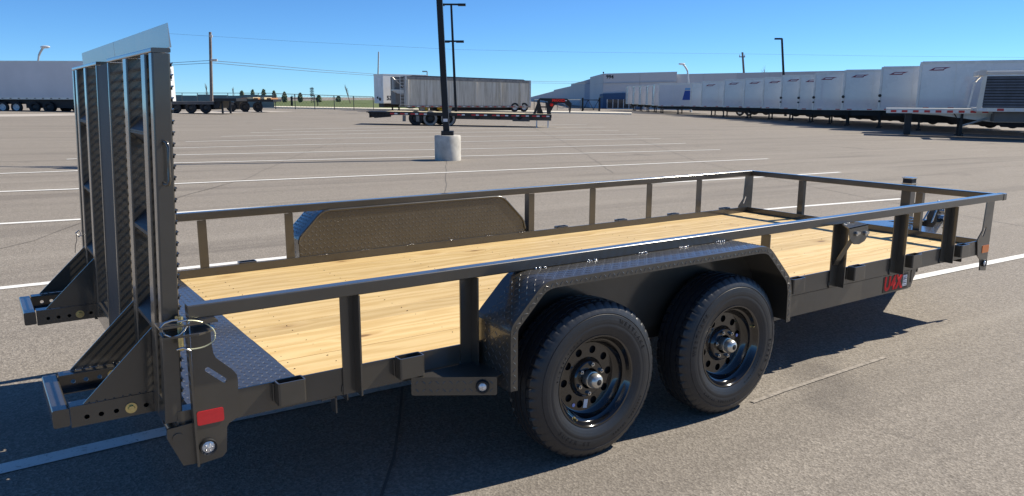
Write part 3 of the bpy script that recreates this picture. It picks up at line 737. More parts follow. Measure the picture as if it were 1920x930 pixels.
for X in (XR, XF):
    bm = NB(); cyl(bm, (X, -.03, TR-.004), (X, W+.03, TR-.004), .038, n=16); T('axle', bm, CHAS, 40)
bm = NB(); box(bm, 1.25, 2.95, .03, .09, .40, .43); b_ = T('leaf_spring', bm, CHAS); mirror_dup(b_)

# ------------------------------------------------------------------ stand-up ramps
XB, XA = -.045, .012                       # rear and front planes of the ramp bars
def ramp(y0, flipped, feet):
    g = grp('loading_ramp', tr); wd = .935
    Y = (lambda y: y0+wd-y) if flipped else (lambda y: y0+y)
    def P(name, bm, mat=PAINT, smooth=0, uv=False): return O(name, bm, mat, g, smooth, uv)
    def S(name, bm, mat=PAINT):                # the ramp leans forward a little
        for v in bm.verts: v.co.x += .009+.045*(v.co.z-1.74)
        return P(name, bm, mat)
    def bar(a, b, z0=.50, z1=1.738):
        a, b = sorted((Y(a), Y(b))); bm = NB(); rtube(bm, 'z', z0, z1, (XB+XA)/2, (a+b)/2, XA-XB, b-a, .006); S('ramp_bar', bm)
    bar(0, .05, .50); bar(.118, .19); bar(.478, .55); bar(.910, .935)
    z = .575
    while z < 1.72:
        a, b = sorted((Y(.0), Y(wd))); bm = NB(); extr(bm, [(XA+.0005, z), (XA+.0055, z+.004), (XA+.0075, z+.002), (XA+.003, z-.003), (XA+.003, z-.010), (XA+.0005, z-.010)], 'y', a, b); S('cleat', bm); z += .0365
    a, b = sorted((Y(0), Y(wd))); bm = NB(); rtube(bm, 'y', a, b, (XB+XA)/2, 1.747, XA-XB+.002, .015, .004); S('top_bar', bm)
    a, b = sorted((Y(.052), Y(.914))); bm = NB(); rtube(bm, 'y', a, b, (XB+XA)/2, .525, XA-XB-.004, .09, .004); S('bottom_bar', bm)
    e0, e1 = (Y(0), y0+wd+.154) if not flipped else (y0-.158, Y(0))
    bm = NB(); e0, e1 = sorted((e0, e1)); extr(bm, [(XA-.002, 1.757), (XA+.004, 1.757), (XA-.005, 1.832), (XA-.0065, 1.832)], 'y', e0, e1); S('knife_edge_plate', bm, simple('bright_knife_edge', (.55, .53, .48), .34, .9, .1, 8))
    for zc in (.80, 1.13, 1.48):               # V shaped cross braces between the two middle bars
        a, b = sorted((Y(.192), Y(.476))); bm = NB()
        extr(bm, [(XB+.004, zc), (XB+.004, zc+.006), (XA-.004, zc+.05), (XA-.004, zc+.042)], 'y', a, b); extr(bm, [(XB+.004, zc-.001), (XB+.004, zc-.007), (XA-.004, zc-.05), (XA-.004, zc-.042)], 'y', a, b); S('cross_brace', bm, simple('dull_brace_paint', (.02, .024, .03), .5))
    # adjustable foot: two sleeves with holes, gussets and a U-shaped end
    ya, yb_ = feet
    for k, yy in enumerate((ya, yb_)):
        t = .058; yi0, yi1 = (yy, yy+t) if k == 0 else (yy-t, yy)
        hol = [slot_poly((x, .508), (x+.0005, .508), .0085, 6) for x in (-.308, -.263, -.215, -.117)]
        bm = NB(); extr(bm, [(-.357, .478), (-.07, .478), (-.07, .553), (-.357, .553)], 'y', yy if k == 0 else yy-.004, yy+.004 if k == 0 else yy, hol)
        box(bm, -.356, -.07, yi0+.004, yi1, .549, .5535); box(bm, -.356, -.07, yi0+.004, yi1, .4775, .481)
        if k == 0: box(bm, -.352, -.07, yi1-.02, yi1-.016, .482, .548)
        P('foot_sleeve', bm)
        bm = NB(); yo = yy+.002 if k == 0 else yy-.008; extr(bm, [(-.316, .555), (-.058, .555), (-.058, .803), (-.064, .803)], 'y', yo, yo+.006); P('gusset', bm)
        bm = NB(); cyl(bm, (-.167, yy if k == 0 else yy-.004, .509), (-.167, (yy-.004) if k == 0 else yy-.008, .509), .0195, n=20); cyl(bm, (-.167, yy, .509), (-.167, yy-.014, .509), .0125, .011, 6); P('bolt', bm, BRASS, 30)
        b2 = NB()
        for q in range(9): bmesh.ops.create_icosphere(b2, subdivisions=1, radius=.0045*random.uniform(.6, 1), matrix=Matrix.Translation((-.30+q*.027+random.uniform(-.006, .006), yo-.001, .5565)))
        P('weld_bead', b2, PAINT, 60)
    bm = NB(); rtube(bm, 'y', ya+.004, yb_-.004, -.385, .517, .052, .064, .007); P('foot_crossbar', bm, PAINT)
    bm = NB(); box(bm, -.068, XB-.001, ya-.01, yb_+.005, .50, .58); P('foot_mount', bm)
    if not flipped:
        bm = NB(); box(bm, XB+.004, XB+.010, .9355, 1.2525, .36, 1.735); S('centre_panel', bm, simple('dull_dark_panel', (.018, .019, .024), .6))
        h = [aty(u, v, y) for u, v, y in ((306, 267, -.001), (309, 265, -.018), (313, 268, -.028), (315, 276, -.03), (317, 310, -.03), (318, 338, -.03), (316, 346, -.028), (312, 347, -.018), (307, 343, -.001))]
        bm = NB(); path(bm, h, .0055, 10); P('handle', bm, PAINT, 60)
    return g
ramp(.0, False, (.20, .625)); ramp(W-.935, True, (1.70, 2.10))
# hinge bar and hinge plates
bm = NB(); cyl(bm, (-.059, .03, .447), (-.059, W-.03, .447), .017, n=16); T('hinge_bar', bm, PAINT, 40)
for f in (0, 1):
    hb = grp('hinge_plate', tr); m = lambda y: y if not f else W-y
    bm = NB(); extr(bm, [(-.092, .487), (-.006, .492), (-.006, .340), (-.05, .343), (-.095, .455)], 'y', *sorted((m(-.022), m(-.012)))); O('plate', bm, PAINT, hb)
    bm = NB(); cyl(bm, (-.06, m(-.022), .448), (-.06, m(-.026), .448), .0185, n=20); O('pin_head', bm, PAINT, hb)
    bm = NB(); box(bm, -.008, .0, *sorted((m(-.045), m(-.011))), .335, .868); O('edge_bar', bm, PAINT, hb)
    bm = NB(); box(bm, -.052, .016, *sorted((m(-.004), m(.054))), .474, .535); O('socket', bm, PAINT, hb)
# latch with brass pin, ring and cable
def px3(l, y): return [aty(u, v, y if not isinstance(y, list) else y[i]) for i, (u, v) in enumerate(l)]
lt = grp('ramp_latch', tr)
yl = -.05
P = px3([(301, 612), (322, 600), (378, 599), (377, 604), (345, 613)], yl)
bm = NB(); box(bm, -.10, .085, -.090, -.012, .858, .864); extr(bm, [(-.09, -.012), (-.09, -.085), (.02, -.098), (.085, -.06), (.085, -.012)], 'z', .822, .829); O('latch_plates', bm, PAINT, lt)
bm = NB(); c = aty(336, 600, yl); q = aty(336, 657, yl); cyl(bm, (c.x, yl, c.z), (c.x, yl, q.z), .0085, n=12); cyl(bm, (c.x, yl, c.z-.002), (c.x, yl, c.z+.012), .013, n=10); O('latch_pin', bm, BRASS, lt, 30)
bm = NB(); path(bm, px3([(332, 604), (350, 600), (356, 603), (346, 618), (338, 627), (322, 633), (309, 628), (300, 614), (308, 606), (322, 601), (333, 600)], -.08), .0042, 8); O('latch_ring', bm, ZINC, lt, 60)
pts = []
for k in range(25):
    t = k/24; P0, P1, P2, P3 = (352, 601), (412, 598), (428, 652), (354, 655)
    u = (1-t)**3*P0[0]+3*(1-t)**2*t*P1[0]+3*(1-t)*t*t*P2[0]+t**3*P3[0]; v = (1-t)**3*P0[1]+3*(1-t)**2*t*P1[1]+3*(1-t)*t*t*P2[1]+t**3*P3[1]; pts.append((u, v))
bm = NB(); path(bm, px3(pts, -.085), .0026, 6); O('cable_loop', bm, simple('yellowish_coated_cable', (.62, .62, .42), .35, .5, .1, 40), lt, 60)
bm = NB(); path(bm, px3([(331, 656), (342, 652), (357, 657)], -.085), .004, 8); O('cable_clip', bm, ZINC, lt, 60)
lf = grp('ramp_latch', tr)
bm = NB(); P = px3([(142, 437), (148, 432), (153, 440), (148, 444)], W+.06); path(bm, P+[P[0]], .004, 6); O('latch_ring', bm, ZINC, lf, 60)
bm = NB(); path(bm, px3([(143, 440), (144, 450), (141, 462), (141, 474)], W+.06), .0018, 6); O('cable', bm, TEAL, lf, 60)
# tongue, jack and coupler
ct = W/2
for s in (-1, 1):
    y0 = ct+s*(W/2-.03); P0 = Vector((4.66, y0, .415)); P1 = Vector((7.05, ct+s*.05, .415)); d = P1-P0
    bm = NB(); M = Matrix.Translation(P0) @ Matrix.Rotation(math.atan2(d.y, d.x), 4, 'Z'); box(bm, 0, d.length, -.025, .025, -.045, .045, M); T('tongue_rail', bm)
bm = NB(); extr(bm, [(5.60, .43), (6.55, .86), (6.55, 1.33), (5.60, 1.76)], 'z', .461, .466); T('tongue_shade_plate', bm)  # added plate, reaches back under the ledge to shade the ground below the beam
jk = grp('tongue_jack', tr); jx, jy = 6.45, 1.06
bm = NB(); rtube(bm, 'z', .12, .845, jx, jy, .088, .088, .008); O('jack_tube', bm, PAINT, jk)
bm = NB(); rtube(bm, 'z', .08, .5, jx, jy, .07, .07, .006); O('inner_leg', bm, ZINC, jk)
bm = NB(); box(bm, jx-.1, jx+.1, jy-.1, jy+.1, .07, .078); O('jack_foot', bm, PAINT, jk)
bm = NB(); rtube(bm, 'z', .852, .896, jx, jy, .085, .085, .008); O('jack_head', bm, CHAS, jk)
for z_ in (.846, .896): bm = NB(); rtube(bm, 'z', z_, z_+.010, jx, jy, .098, .098, .008); O('jack_cap', bm, ZINC, jk)
bm = NB(); cyl(bm, (jx, jy, .66), (jx+.16, jy-.05, .665), .012, n=8); cyl(bm, (jx+.16, jy-.05, .665), (jx+.16, jy-.05, .60), .009, n=8); O('jack_crank', bm, CHAS, jk, 40)
bm = NB()
for k in range(34):
    t = k*.7; r = .07+.02*math.sin(k*1.7); 
pts = [(jx-.09+.065*math.cos(k*.62)*(1+.2*math.sin(k)), jy-.05+.085*math.sin(k*.62), .475+.0025*k) for k in range(36)]
path(bm, pts, .008, 6); O('safety_chain', bm, ZINC, jk, 60)
cp = grp('coupler', tr)
bm = NB(); box(bm, 6.98, 7.05, ct-.05, ct+.05, .36, .62); O('coupler_channel', bm, PAINT, cp)
bm = NB(); box(bm, 7.05, 7.30, ct-.055, ct+.055, .42, .50); O('coupler_body', bm, CHAS, cp)
for z in (.42, .49, .56):
    bm = NB(); cyl(bm, (7.02, ct-.05, z), (7.02, ct-.10, z), .032, .028, 6); O('bolt', bm, ZINC, cp, 30)
bm = NB(); path(bm, [(6.85, ct-.07, .46), (6.88, ct-.09, .60), (6.95, ct-.06, .66), (6.93, ct, .58), (6.82, ct, .47)], .008, 8); O('breakaway_cable', bm, ZINC, cp, 60)

# ------------------------------------------------------------------ light pole on concrete pier
def frame_thing(name, label, cat, p, group=None, rz=RZ): return thing(name, label, cat, p, rz, group)
pb = atg(838, 302); pb = pb+FH*.32; mpx = depth(pb)/FPX; pb.z = gz(pb.x, pb.y)
lp = frame_thing('light_pole', 'tall black square lamp pole on a round concrete pier in the middle of the lot', 'lamp post', pb)
hc = zpx(pb, 253.5)
bm = NB(); lathe(bm, [(.0005, -.1), (.335, -.1), (.335, hc-.02), (.32, hc), (.0005, hc)], 40, axis='z'); O('concrete_pier', bm, CONC, lp, 40)
bm = NB(); rtube(bm, 'z', hc, hc+.11, 0, 0, .31, .31, .02); O('base_cover', bm, POLE, lp, 30)
def lean_to(p, u, v, h):                        # horizontal drift so the top shows in column u
    for _ in range(1): pass
    q = Vector((p.x, p.y, p.z+h))-CAM; z = q.dot(fw); u0 = PX+FPX*q.dot(RR)/z
    return (u-u0)*z/FPX
H = 8.6; dx = lean_to(pb, 824, 0, zpx(pb, 0)); h0 = zpx(pb, 0); k_ = (dx-(.0))/h0
def sq_pole(name, parent, h0_, h1_, w0, w1_, k, mat):
    bm = NB(); A = [(-1, -1), (1, -1), (1, 1), (-1, 1)]
    a = [bm.verts.new((x*w0/2+k*h0_, y*w0/2, h0_)) for x, y in A]; b = [bm.verts.new((x*w1_/2+k*h1_, y*w1_/2, h1_)) for x, y in A]
    for i in range(4): bm.faces.new((a[i], a[(i+1) % 4], b[(i+1) % 4], b[i]))
    bm.faces.new(b); bm.faces.new(list(reversed(a))); return O(name, bm, mat, parent)
sq_pole('pole', lp, hc+.11, H, .155, .135, k_, POLE)
bm = NB(); box(bm, k_*H-1.2, k_*H+1.2, -.04, .04, H-.05, H+.05); O('cross_arm', bm, POLE, lp)
for s in (-1, 1): bm = NB(); box(bm, k_*H+s*1.2-.35, k_*H+s*1.2+.35, -.2, .2, H-.06, H+.08); O('lamp_head', bm, POLE, lp)
bm = NB(); box(bm, k_*1.1-.055, k_*1.1+.055, -.082, -.079, zpx(pb, 228), zpx(pb, 222.5)); O('pole_sticker', bm, STKW, lp)

# ------------------------------------------------------------------ far lamps and poles
def far_pole(name, label, ub, ut, vt, d, wd, mat, group=None, cat='lamp post'):
    p = hd(ub, d); h = zpx(p, vt); k = lean_to(p, ut, 0, h)/h
    t = frame_thing(name, label, cat, p, group); sq_pole('pole', t, 0, h, wd, wd*.75, k, mat); return t, h, k, d/FPX
t, h, k, m = far_pole('light_pole', 'thin black lamp pole with two pairs of arms standing behind the silver trailer', 856, 846, 8, 74, .24, POLE)
for v, hw in ((8, 19), (77, 13)):
    z = zpx(t.location, v); bm = NB(); box(bm, k*z-hw*m, k*z+hw*m, -.08, .08, z-.09, z+.06); O('cross_arm', bm, POLE, t)
    for s in (-1, 1): bm = NB(); box(bm, k*z+s*hw*m-.35, k*z+s*hw*m+.35, -.25, .25, z-.14, z+.05); O('lamp_head', bm, POLE, t)
t, h, k, m = far_pole('light_pole', 'dark lamp pole with one arm to the left above the row of white trailers', 1464, 1466, 72, 95, .25, POLE)
bm = NB(); box(bm, k*h-13*m, k*h, -.1, .1, h-.15, h+.05); O('lamp_head', bm, POLE, t)
t, h, k, m = far_pole('light_pole', 'small grey lamp pole just showing over the silver trailer roof', 801, 801, 134, 130, .2, GALV)
bm = NB(); box(bm, k*h-9*m, k*h, -.1, .1, h-.1, h+.1); O('lamp_head', bm, GALV, t)
def cobra(label, ub, ut, vt, d, reach, r=.12):
    p = hd(ub, d); h = zpx(p, vt); k = lean_to(p, ut, 0, h)/h; t = frame_thing('street_lamp', label, 'street lamp', p, None); m = d/FPX
    bm = NB(); cyl(bm, (0, 0, 0), (k*h*.86, 0, h*.86), r, r*.7, 10); O('pole', bm, GALV, t, 40)
    s = math.copysign(1, reach); pts = [(k*h*.86+s*abs(reach)*m*q, 0, h*.86+h*.14*math.sin(q*math.pi/2)) for q in (0, .15, .35, .6, .85)]
    bm = NB(); path(bm, pts, r*.8, 8); O('arm', bm, GALV, t, 60)
    bm = NB(); x = k*h*.86+reach*m; bmesh.ops.create_icosphere(bm, subdivisions=2, radius=1, matrix=Matrix.Translation((x, 0, h)) @ Matrix.Diagonal((.5, .2, .14, 1))); O('lamp_head', bm, WHITE, t, 60)
cobra('white curved street lamp rising behind the grey trailer on the left', 76, 75, 88, 80, 13, .13)
cobra('white street lamp with a curved arm in front of the warehouse roof', 1289, 1288, 120, 115, -11, .16)
t, h, k, m = far_pole('flag_pole', 'thin white pole standing up behind the white container', 711, 710, 97, 110, .22, WHITE, cat='pole')
up1, hu, ku, mu = far_pole('utility_pole', 'leaning brown timber utility pole on the left carrying two wires', 406, 394, 60, 78, .26, WPOLE, cat='utility pole')
bm = NB(); z = zpx(up1.location, 113); cyl(bm, (ku*z+.1, -.2, z), (ku*z+.7, -.2, z), .12, n=8); cyl(bm, (ku*hu, -.2, hu-.4), (ku*hu+.25, -.2, hu-.4), .12, n=8); O('insulator', bm, GALV, up1, 40)
up2, hu2, ku2, mu2 = far_pole('utility_pole', 'distant timber utility pole with a short crossarm behind the warehouse', 1391, 1392, 98, 180, .45, WPOLE, cat='utility pole')
bm = NB(); box(bm, ku2*hu2-.65, ku2*hu2+.65, -.1, .1, hu2-1.1, hu2-.9); O('cross_arm', bm, WPOLE, up2)
bm = NB()
for s in (-.55, 0, .55): cyl(bm, (ku2*hu2+s, 0, hu2-.9), (ku2*hu2+s, 0, hu2-.5), .09, n=6)
O('insulator', bm, GALV, up2)
def wire(l, d0, d1, r, label):
    n = len(l); P = []
    for i in range((n-1)*8+1):
        f = i/8; j = min(int(f), n-2); q = f-j
        u = l[j][0]*(1-q)+l[j+1][0]*q; v = l[j][1]*(1-q)+l[j+1][1]*q; dd = d0+(d1-d0)*(i/((n-1)*8)); P.append(at_depth(u, v, dd))
    bm = NB(); path(bm, P, r, 5); tag(O('overhead_wire', bm, WIRE), label, 'wire', 'overhead wires')
wire([(-200, 130), (100, 122), (320, 118), (399, 113)], 78, 78, .022, 'upper overhead wire coming in to the timber pole from the left')
wire([(-200, 134), (100, 127), (320, 122), (399, 118)], 78, 78, .022, 'lower overhead wire coming in to the timber pole from the left')
wire([(400, 114), (500, 122), (600, 131), (705, 139), (880, 147), (1000, 152.5), (1280, 156)], 78, 170, .026, 'upper of the two wires sagging right from the timber pole')
wire([(400, 118), (500, 127), (600, 135), (705, 142), (880, 150), (1000, 155.5), (1280, 159)], 78, 170, .026, 'lower of the two wires sagging right from the timber pole')
wire([(300, 62), (560, 78), (860, 93), (1100, 98), (1391, 101)], 150, 180, .017, 'faint high wire running to the distant pole with a crossarm')
wire([(1391, 101), (1650, 105), (1950, 108)], 180, 180, .017, 'faint high wire running right from the distant pole with a crossarm')

# ------------------------------------------------------------------ road wheels for the parked trailers
def mk_wheels():
    bm = NB(); lathe(bm, [(.28, -.11), (.36, -.13), (.44, -.13), (.50, -.10), (.51, 0), (.50, .10), (.28, .12)], 28); tm = mesh('tyre', bm, simple('parked_tyre', (.015, .015, .016), .7, 0, .3, 4), 40)
    bm = NB(); lathe(bm, [(.0005, -.06), (.10, -.07), (.11, -.02), (.2, .0), (.25, -.07), (.28, -.11), (.30, -.115)], 24); rm = mesh('rim', bm, simple('white_steel_rim', (.66, .67, .66), .5), 40)
    bm = NB(); lathe(bm, [(.0005, -.03), (.12, -.04), (.22, .0), (.27, -.08), (.29, -.11)], 24); db = mesh('rim', bm, simple('black_steel_rim', (.02, .02, .02), .5), 40)
    return tm, rm, db
PTY, PRW, PRB = mk_wheels()
def pwheel(parent, x, y, r=.5, white=True):
    g = grp('wheel', parent, (x, y, r)); g.scale = (r/.51,)*3
    O('tyre', PTY, None, g); O('rim', PRW if white else PRB, None, g); return g
def legs(parent, x, y0, y1, ztop):
    for y in (y0, y1):
        bm = NB(); box(bm, x-.06, x+.06, y-.06, y+.06, .06, ztop); box(bm, x-.15, x+.15, y-.12, y+.12, 0, .06)
        extr(bm, [(x-.35, ztop), (x-.05, ztop-.5), (x-.05, ztop-.55), (x-.42, ztop)], 'y', y-.02, y+.02); O('landing_leg', bm, CHAS, parent)

# ------------------------------------------------------------------ row of white box trailers on the right
ROW = [(1703, 115, 204, 46.0), (1633, 124.5, 206.5, 50.4), (1566, 130.5, 206.5, 54.6), (1512, 136, 206, 58.8), (1484.5, 141, 205.5, 62.5), (1452, 140.5, 204, 66.5), (1419, 144.5, 203, 71), (1384, 146.5, 202, 75.5),
       (1347, 148.5, 201, 80), (1306, 152, 200.3, 85), (1286.5, 155, 199.7, 90), (1228, 156.5, 199, 97), (1220.5, 158.5, 198, 102), (1209, 160, 197, 107), (1196, 160.5, 196.3, 112), (1184, 161, 195.6, 117), (1172, 161.5, 195, 122)]
RZ2 = RZ-math.atan((1703-PX)/FPX)
NTH = ['nearest', 'second nearest', 'third nearest', 'fourth nearest', 'fifth nearest', 'sixth nearest', 'seventh nearest', 'eighth nearest', 'ninth nearest', 'tenth nearest', 'eleventh nearest', '', 'fifth farthest', 'fourth farthest', 'third farthest', 'second farthest', 'farthest']
def van_trailer(u, vt, vb, d, i):
    p = hd(u, d); z1 = zpx(p, vt); z0 = zpx(p, vb); Lg = 14.6; Wd = 2.5
    if i >= 12: rz = RZ-math.atan((u-PX)/FPX)+.12; Lg = 8
    else: rz = RZ2
    lab = (f'{NTH[i]} white box trailer in the long row parked along the right' if i != 11 else 'white box trailer with a blue printed shape on its side in the parked row')
    if i == 0: lab = 'nearest and tallest white box trailer in the long row on the right'
    t = thing('box_trailer', lab, 'semi trailer', p, rz, 'white box trailers parked in a row')
    bm = NB(); box(bm, .06, Lg-.06, .02, Wd-.02, z0+.12, z1-.16); O('box_body', bm, VAN if i != 11 else VAN2, t)
    bm = NB(); box(bm, 0, Lg, 0, Wd, z1-.16, z1-.04); box(bm, .1, Lg-.1, .1, Wd-.1, z1-.04, z1); O('roof_rail', bm, RAIL, t)
    bm = NB(); box(bm, 0, Lg, -.01, Wd+.01, z0, z0+.12); O('bottom_rail', bm, RAIL, t)
    for y in (0, Wd-.12): bm = NB(); rtube(bm, 'z', z0+.12, z1-.16, .05, y+.06, .14, .14, .03); O('corner_post', bm, simple('pale_corner_post', (.66, .64, .60), .35, .3) if i == 0 and y == 0 else RAIL, t)
    n = 8
    for k in range(1, n):
        if i < 12 and k*Lg/n < (6 if i else 12): bm = NB(); box(bm, k*Lg/n-.012, k*Lg/n+.012, .010, .019, z0+.12, z1-.16); O('panel_joint', bm, RAIL if k % 2 else VAN2, t)
    if i < 12:
        for k in range(0, 8 if i < 3 else 4):
            for mt, o_ in ((TAPE_R, 0), (TAPE_W, .32)): bm = NB(); x = .35+k*1.25; box(bm, x+o_, x+o_+.3, -.016, -.011, z0+.03, z0+.09); O('reflective_tape', bm, mt, t)
    if i < 10:
        bm = NB(); zz = z1-.42; extr(bm, [(.45, zz-.10), (.75, zz+.06), (1.55, zz+.08), (1.25, zz-.02), (1.20, zz-.10)], 'y', .008, .018); O('logo_mark', bm, LOGO, t)
        bm = NB(); extr(bm, [(.70, zz-.05), (.78, zz+.02), (1.25, zz+.03), (1.17, zz-.04)], 'y', .004, .007); O('logo_print', bm, TAPE_W, t)
    if i == 11:
        zz = (z0+z1)/2+.3
        bm = NB(); extr(bm, [(2.95, zz-.9), (3.2, zz+.2), (4.4, zz+.2), (4.4, zz-.1), (4.1, zz-.35), (4.4, zz-.5), (4.4, zz-.9)], 'y', .008, .018); O('logo_mark', bm, BLUE, t)
        bm = NB(); extr(bm, [(3.2, zz+.28), (3.25, zz+.5), (4.4, zz+.5), (4.4, zz+.28)], 'y', .008, .018); O('logo_mark', bm, LBLUE, t)
    if i in (1, 2, 3, 4, 5):                     # black door hardware and marker at the far post
        bm = NB(); cyl(bm, (.05, -.03, z0+.9), (.05, .0, z0+.9), .10, n=12); cyl(bm, (.05, -.03, z0+.55), (.05, .0, z0+.55), .07, n=12); O('glad_hand', bm, CHAS, t)
    bm = NB(); box(bm, .6, Lg-.5, .35, Wd-.35, z0-.35, z0); O('chassis', bm, CHAS, t)
    if i < 12: legs(t, 2.4, .35, Wd-.35, z0-.02)
    else: legs(t, 1.2, .35, Wd-.35, z0-.02)
    if i < 12:
        for x in (Lg-3.2, Lg-1.9): pwheel(t, x, .14, .5, i % 3 == 0)
        bm = NB(); extr(bm, [(3.6, z0-.1), (Lg-4.2, z0-.1), (Lg-4.6, .35), (4.3, .42)], 'y', .15, .18); O('side_skirt', bm, CHAS, t)
for i, a in enumerate(ROW): van_trailer(*a, i)
# wheels glimpsed below the row belong to trailers standing nose-in behind it
tb = thing('box_trailer', 'trailer behind the right-hand row, showing only its two white-rimmed wheels below', 'semi trailer', hd(1352, 93), RZ2, 'white box trailers parked in a row')
bm = NB(); box(bm, -3, 5, 0, 2.5, 1.2, 3.4); O('box_body', bm, VAN2, tb)
for x in (1.7, 2.7): pwheel(tb, x, .14, .5, True)

# flat deck trailer and slatted side trailer at the right edge
p = hd(1649, 42.0); z0 = zpx(p, 211.0); z1 = zpx(p, 205)
t = thing('flatbed_trailer', 'aluminium flatbed trailer deck edged in red and white tape in front of the white row', 'semi trailer', p, RZ2+.04)
bm = NB(); box(bm, 0, 13, 0, 2.5, z1-.02, z1+.06); O('deck', bm, RAIL, t)
bm = NB(); box(bm, 0, 13, -.02, .0, z0-.02, z1-.021); O('side_rail', bm, RAIL, t)
for k in range(12):
    for mt, o_ in ((TAPE_R, 0), (TAPE_W, .36)): bm = NB(); x = .22+k*.52; box(bm, x+o_*.8, x+o_*.8+(.26 if mt is TAPE_R else .2), -.028, -.021, z0+.02, z1-.03); O('reflective_tape', bm, mt, t)
bm = NB(); extr(bm, [(.6, z0-.02), (12.5, z0-.02), (12.5, z0-.45), (5.0, z0-.45), (2.5, z0-.12)], 'y', .7, .8); O('beam', bm, RAIL, t)
bm = NB(); extr(bm, [(.6, z0-.02), (12.5, z0-.02), (12.5, z0-.45), (5.0, z0-.45), (2.5, z0-.12)], 'y', 1.7, 1.8); O('beam', bm, RAIL, t)
legs(t, 3.55, .45, 2.0, z0)
bm = NB(); cyl(bm, (3.6, .45, .55), (4.7, .45, z0-.25), .05, n=8); O('brace', bm, GALV, t)
for y in (.35, 1.4): bm = NB(); box(bm, .95, 1.25, y, y+.35, z0-1.15, z0-.03); O('bogie_block', bm, CHAS, t)
for x in (10.0, 11.3): pwheel(t, x, .14, .5)
p = hd(1818, 39.0); zt = zpx(p, 131); zb = zpx(p, 209); zr = zpx(p, 202)
t = thing('slat_sided_trailer', 'aluminium trailer with dark slatted side and rolled pale tarp at the right edge', 'semi trailer', p, RZ2+.05)
bm = NB(); box(bm, -.05, 12, 0, 2.5, zb, zr); O('bottom_rail', bm, RAIL, t)
bm = NB(); rtube(bm, 'y', -.02, 2.5, .03, zt-.14, .30, .26, .05); rtube(bm, 'x', .2, 12, .06, zt-.14, .2, .16, .05); O('tarp_roll', bm, simple('pale_tarp', (.62, .60, .55), .7, 0, .1, 2), t)
bm = NB(); extr(bm, [(-.08, zr), (.14, zr), (.22, zt-.25), (.06, zt-.25)], 'y', -.02, .1); O('corner_post', bm, simple('pale_post', (.66, .63, .55), .45, .3), t)
bm = NB(); extr(bm, [(-.45, zr-.02), (-.36, zr-.02), (-.20, zt-.55), (-.28, zt-.55)], 'y', .3, .4); O('ladder_rail', bm, RAIL, t)
bm = NB(); path(bm, [(-.24, .35, zt-.55), (-.05, .2, zt-.3), (.1, .05, zt-.25)], .05, 6); O('tarp_bow', bm, RAIL, t)
SLM = simple('dark_slat', (.085, .095, .12), .35, .4, .3, 1.5)
hh = (zt-.32-zr)/11
for k in range(11): bm = NB(); box(bm, .16, 12, .03, .06, zr+k*hh+.03, zr+(k+1)*hh-.02); O('side_slat', bm, SLM, t)
bm = NB(); box(bm, .18, 12, .08, .1, zr, zt-.3); O('side_lining', bm, CHAS, t)
for k in range(6):
    bm = NB(); box(bm, .05+k*.75, .05+k*.75+.28, -.012, -.002, zb+.03, zr-.03); O('reflective_tape', bm, TAPE_R if k % 2 else TAPE_W, t)
bm = NB(); box(bm, .8, 12, .6, 1.9, zb-.5, zb-.02); O('chassis', bm, simple('mid_grey_chassis', (.16, .155, .145), .6), t)  # one even grey, darker than the rail above
legs(t, 2.6, .4, 2.1, zb)

# ------------------------------------------------------------------ grey reefer trailer on the left
p = hd(306, 60.0); z0 = zpx(p, 187); zt = zpx(p, 114.5)
t = frame_thing('reefer_trailer', 'long grey refrigerated trailer parked behind the ramps on the left', 'semi trailer', p)
bm = NB(); box(bm, -16.1, -.02, .01, 2.59, z0+.15, zt-.1); O('box_body', bm, VAN2, t)
bm = NB(); box(bm, -16.12, 0, 0, 2.6, zt-.1, zt); O('roof_rail', bm, RAIL, t)
bm = NB(); box(bm, -16.12, 0, -.01, 2.61, z0, z0+.15); O('bottom_rail', bm, RAIL, t)
for k in range(26): bm = NB(); box(bm, -15.9+k*.61, -15.9+k*.61+.14, -.02, -.012, z0+.05, z0+.10); O('marker_slot', bm, CHAS, t)
bm = NB(); box(bm, -15.5, -1, .4, 2.2, z0-.35, z0); O('chassis', bm, CHAS, t)
bm = NB(); box(bm, .0, .45, .25, 2.35, zpx(p, 190), zpx(p, 122)); O('cooling_unit', bm, WHITE, t)
bm = NB()
for k in range(8): box(bm, .451, .47, .55, 1.9, zpx(p, 150)+k*.11, zpx(p, 150)+k*.11+.06)
O('grille', bm, CHAS, t)
mx = 60.0/FPX
for u, wh in ((20, 1), (45, 1), (78, 0), (104, 0)): pwheel(t, (u-306)*mx*1.0, .14, .42, bool(wh))
for u in (90, 118, 140, 170, 200): pwheel(t, (u-306)*mx, 1.4, .45, False)
bm = NB(); box(bm, (-3-306)*mx, (12-306)*mx, .1, .14, .25, z0); O('mud_flap', bm, WHITE, t)
bm = NB(); box(bm, (60-306)*mx, (240-306)*mx, .3, .5, .35, z0-.02); O('tool_box', bm, CHAS, t)
legs(t, -3, .4, 2.2, z0)
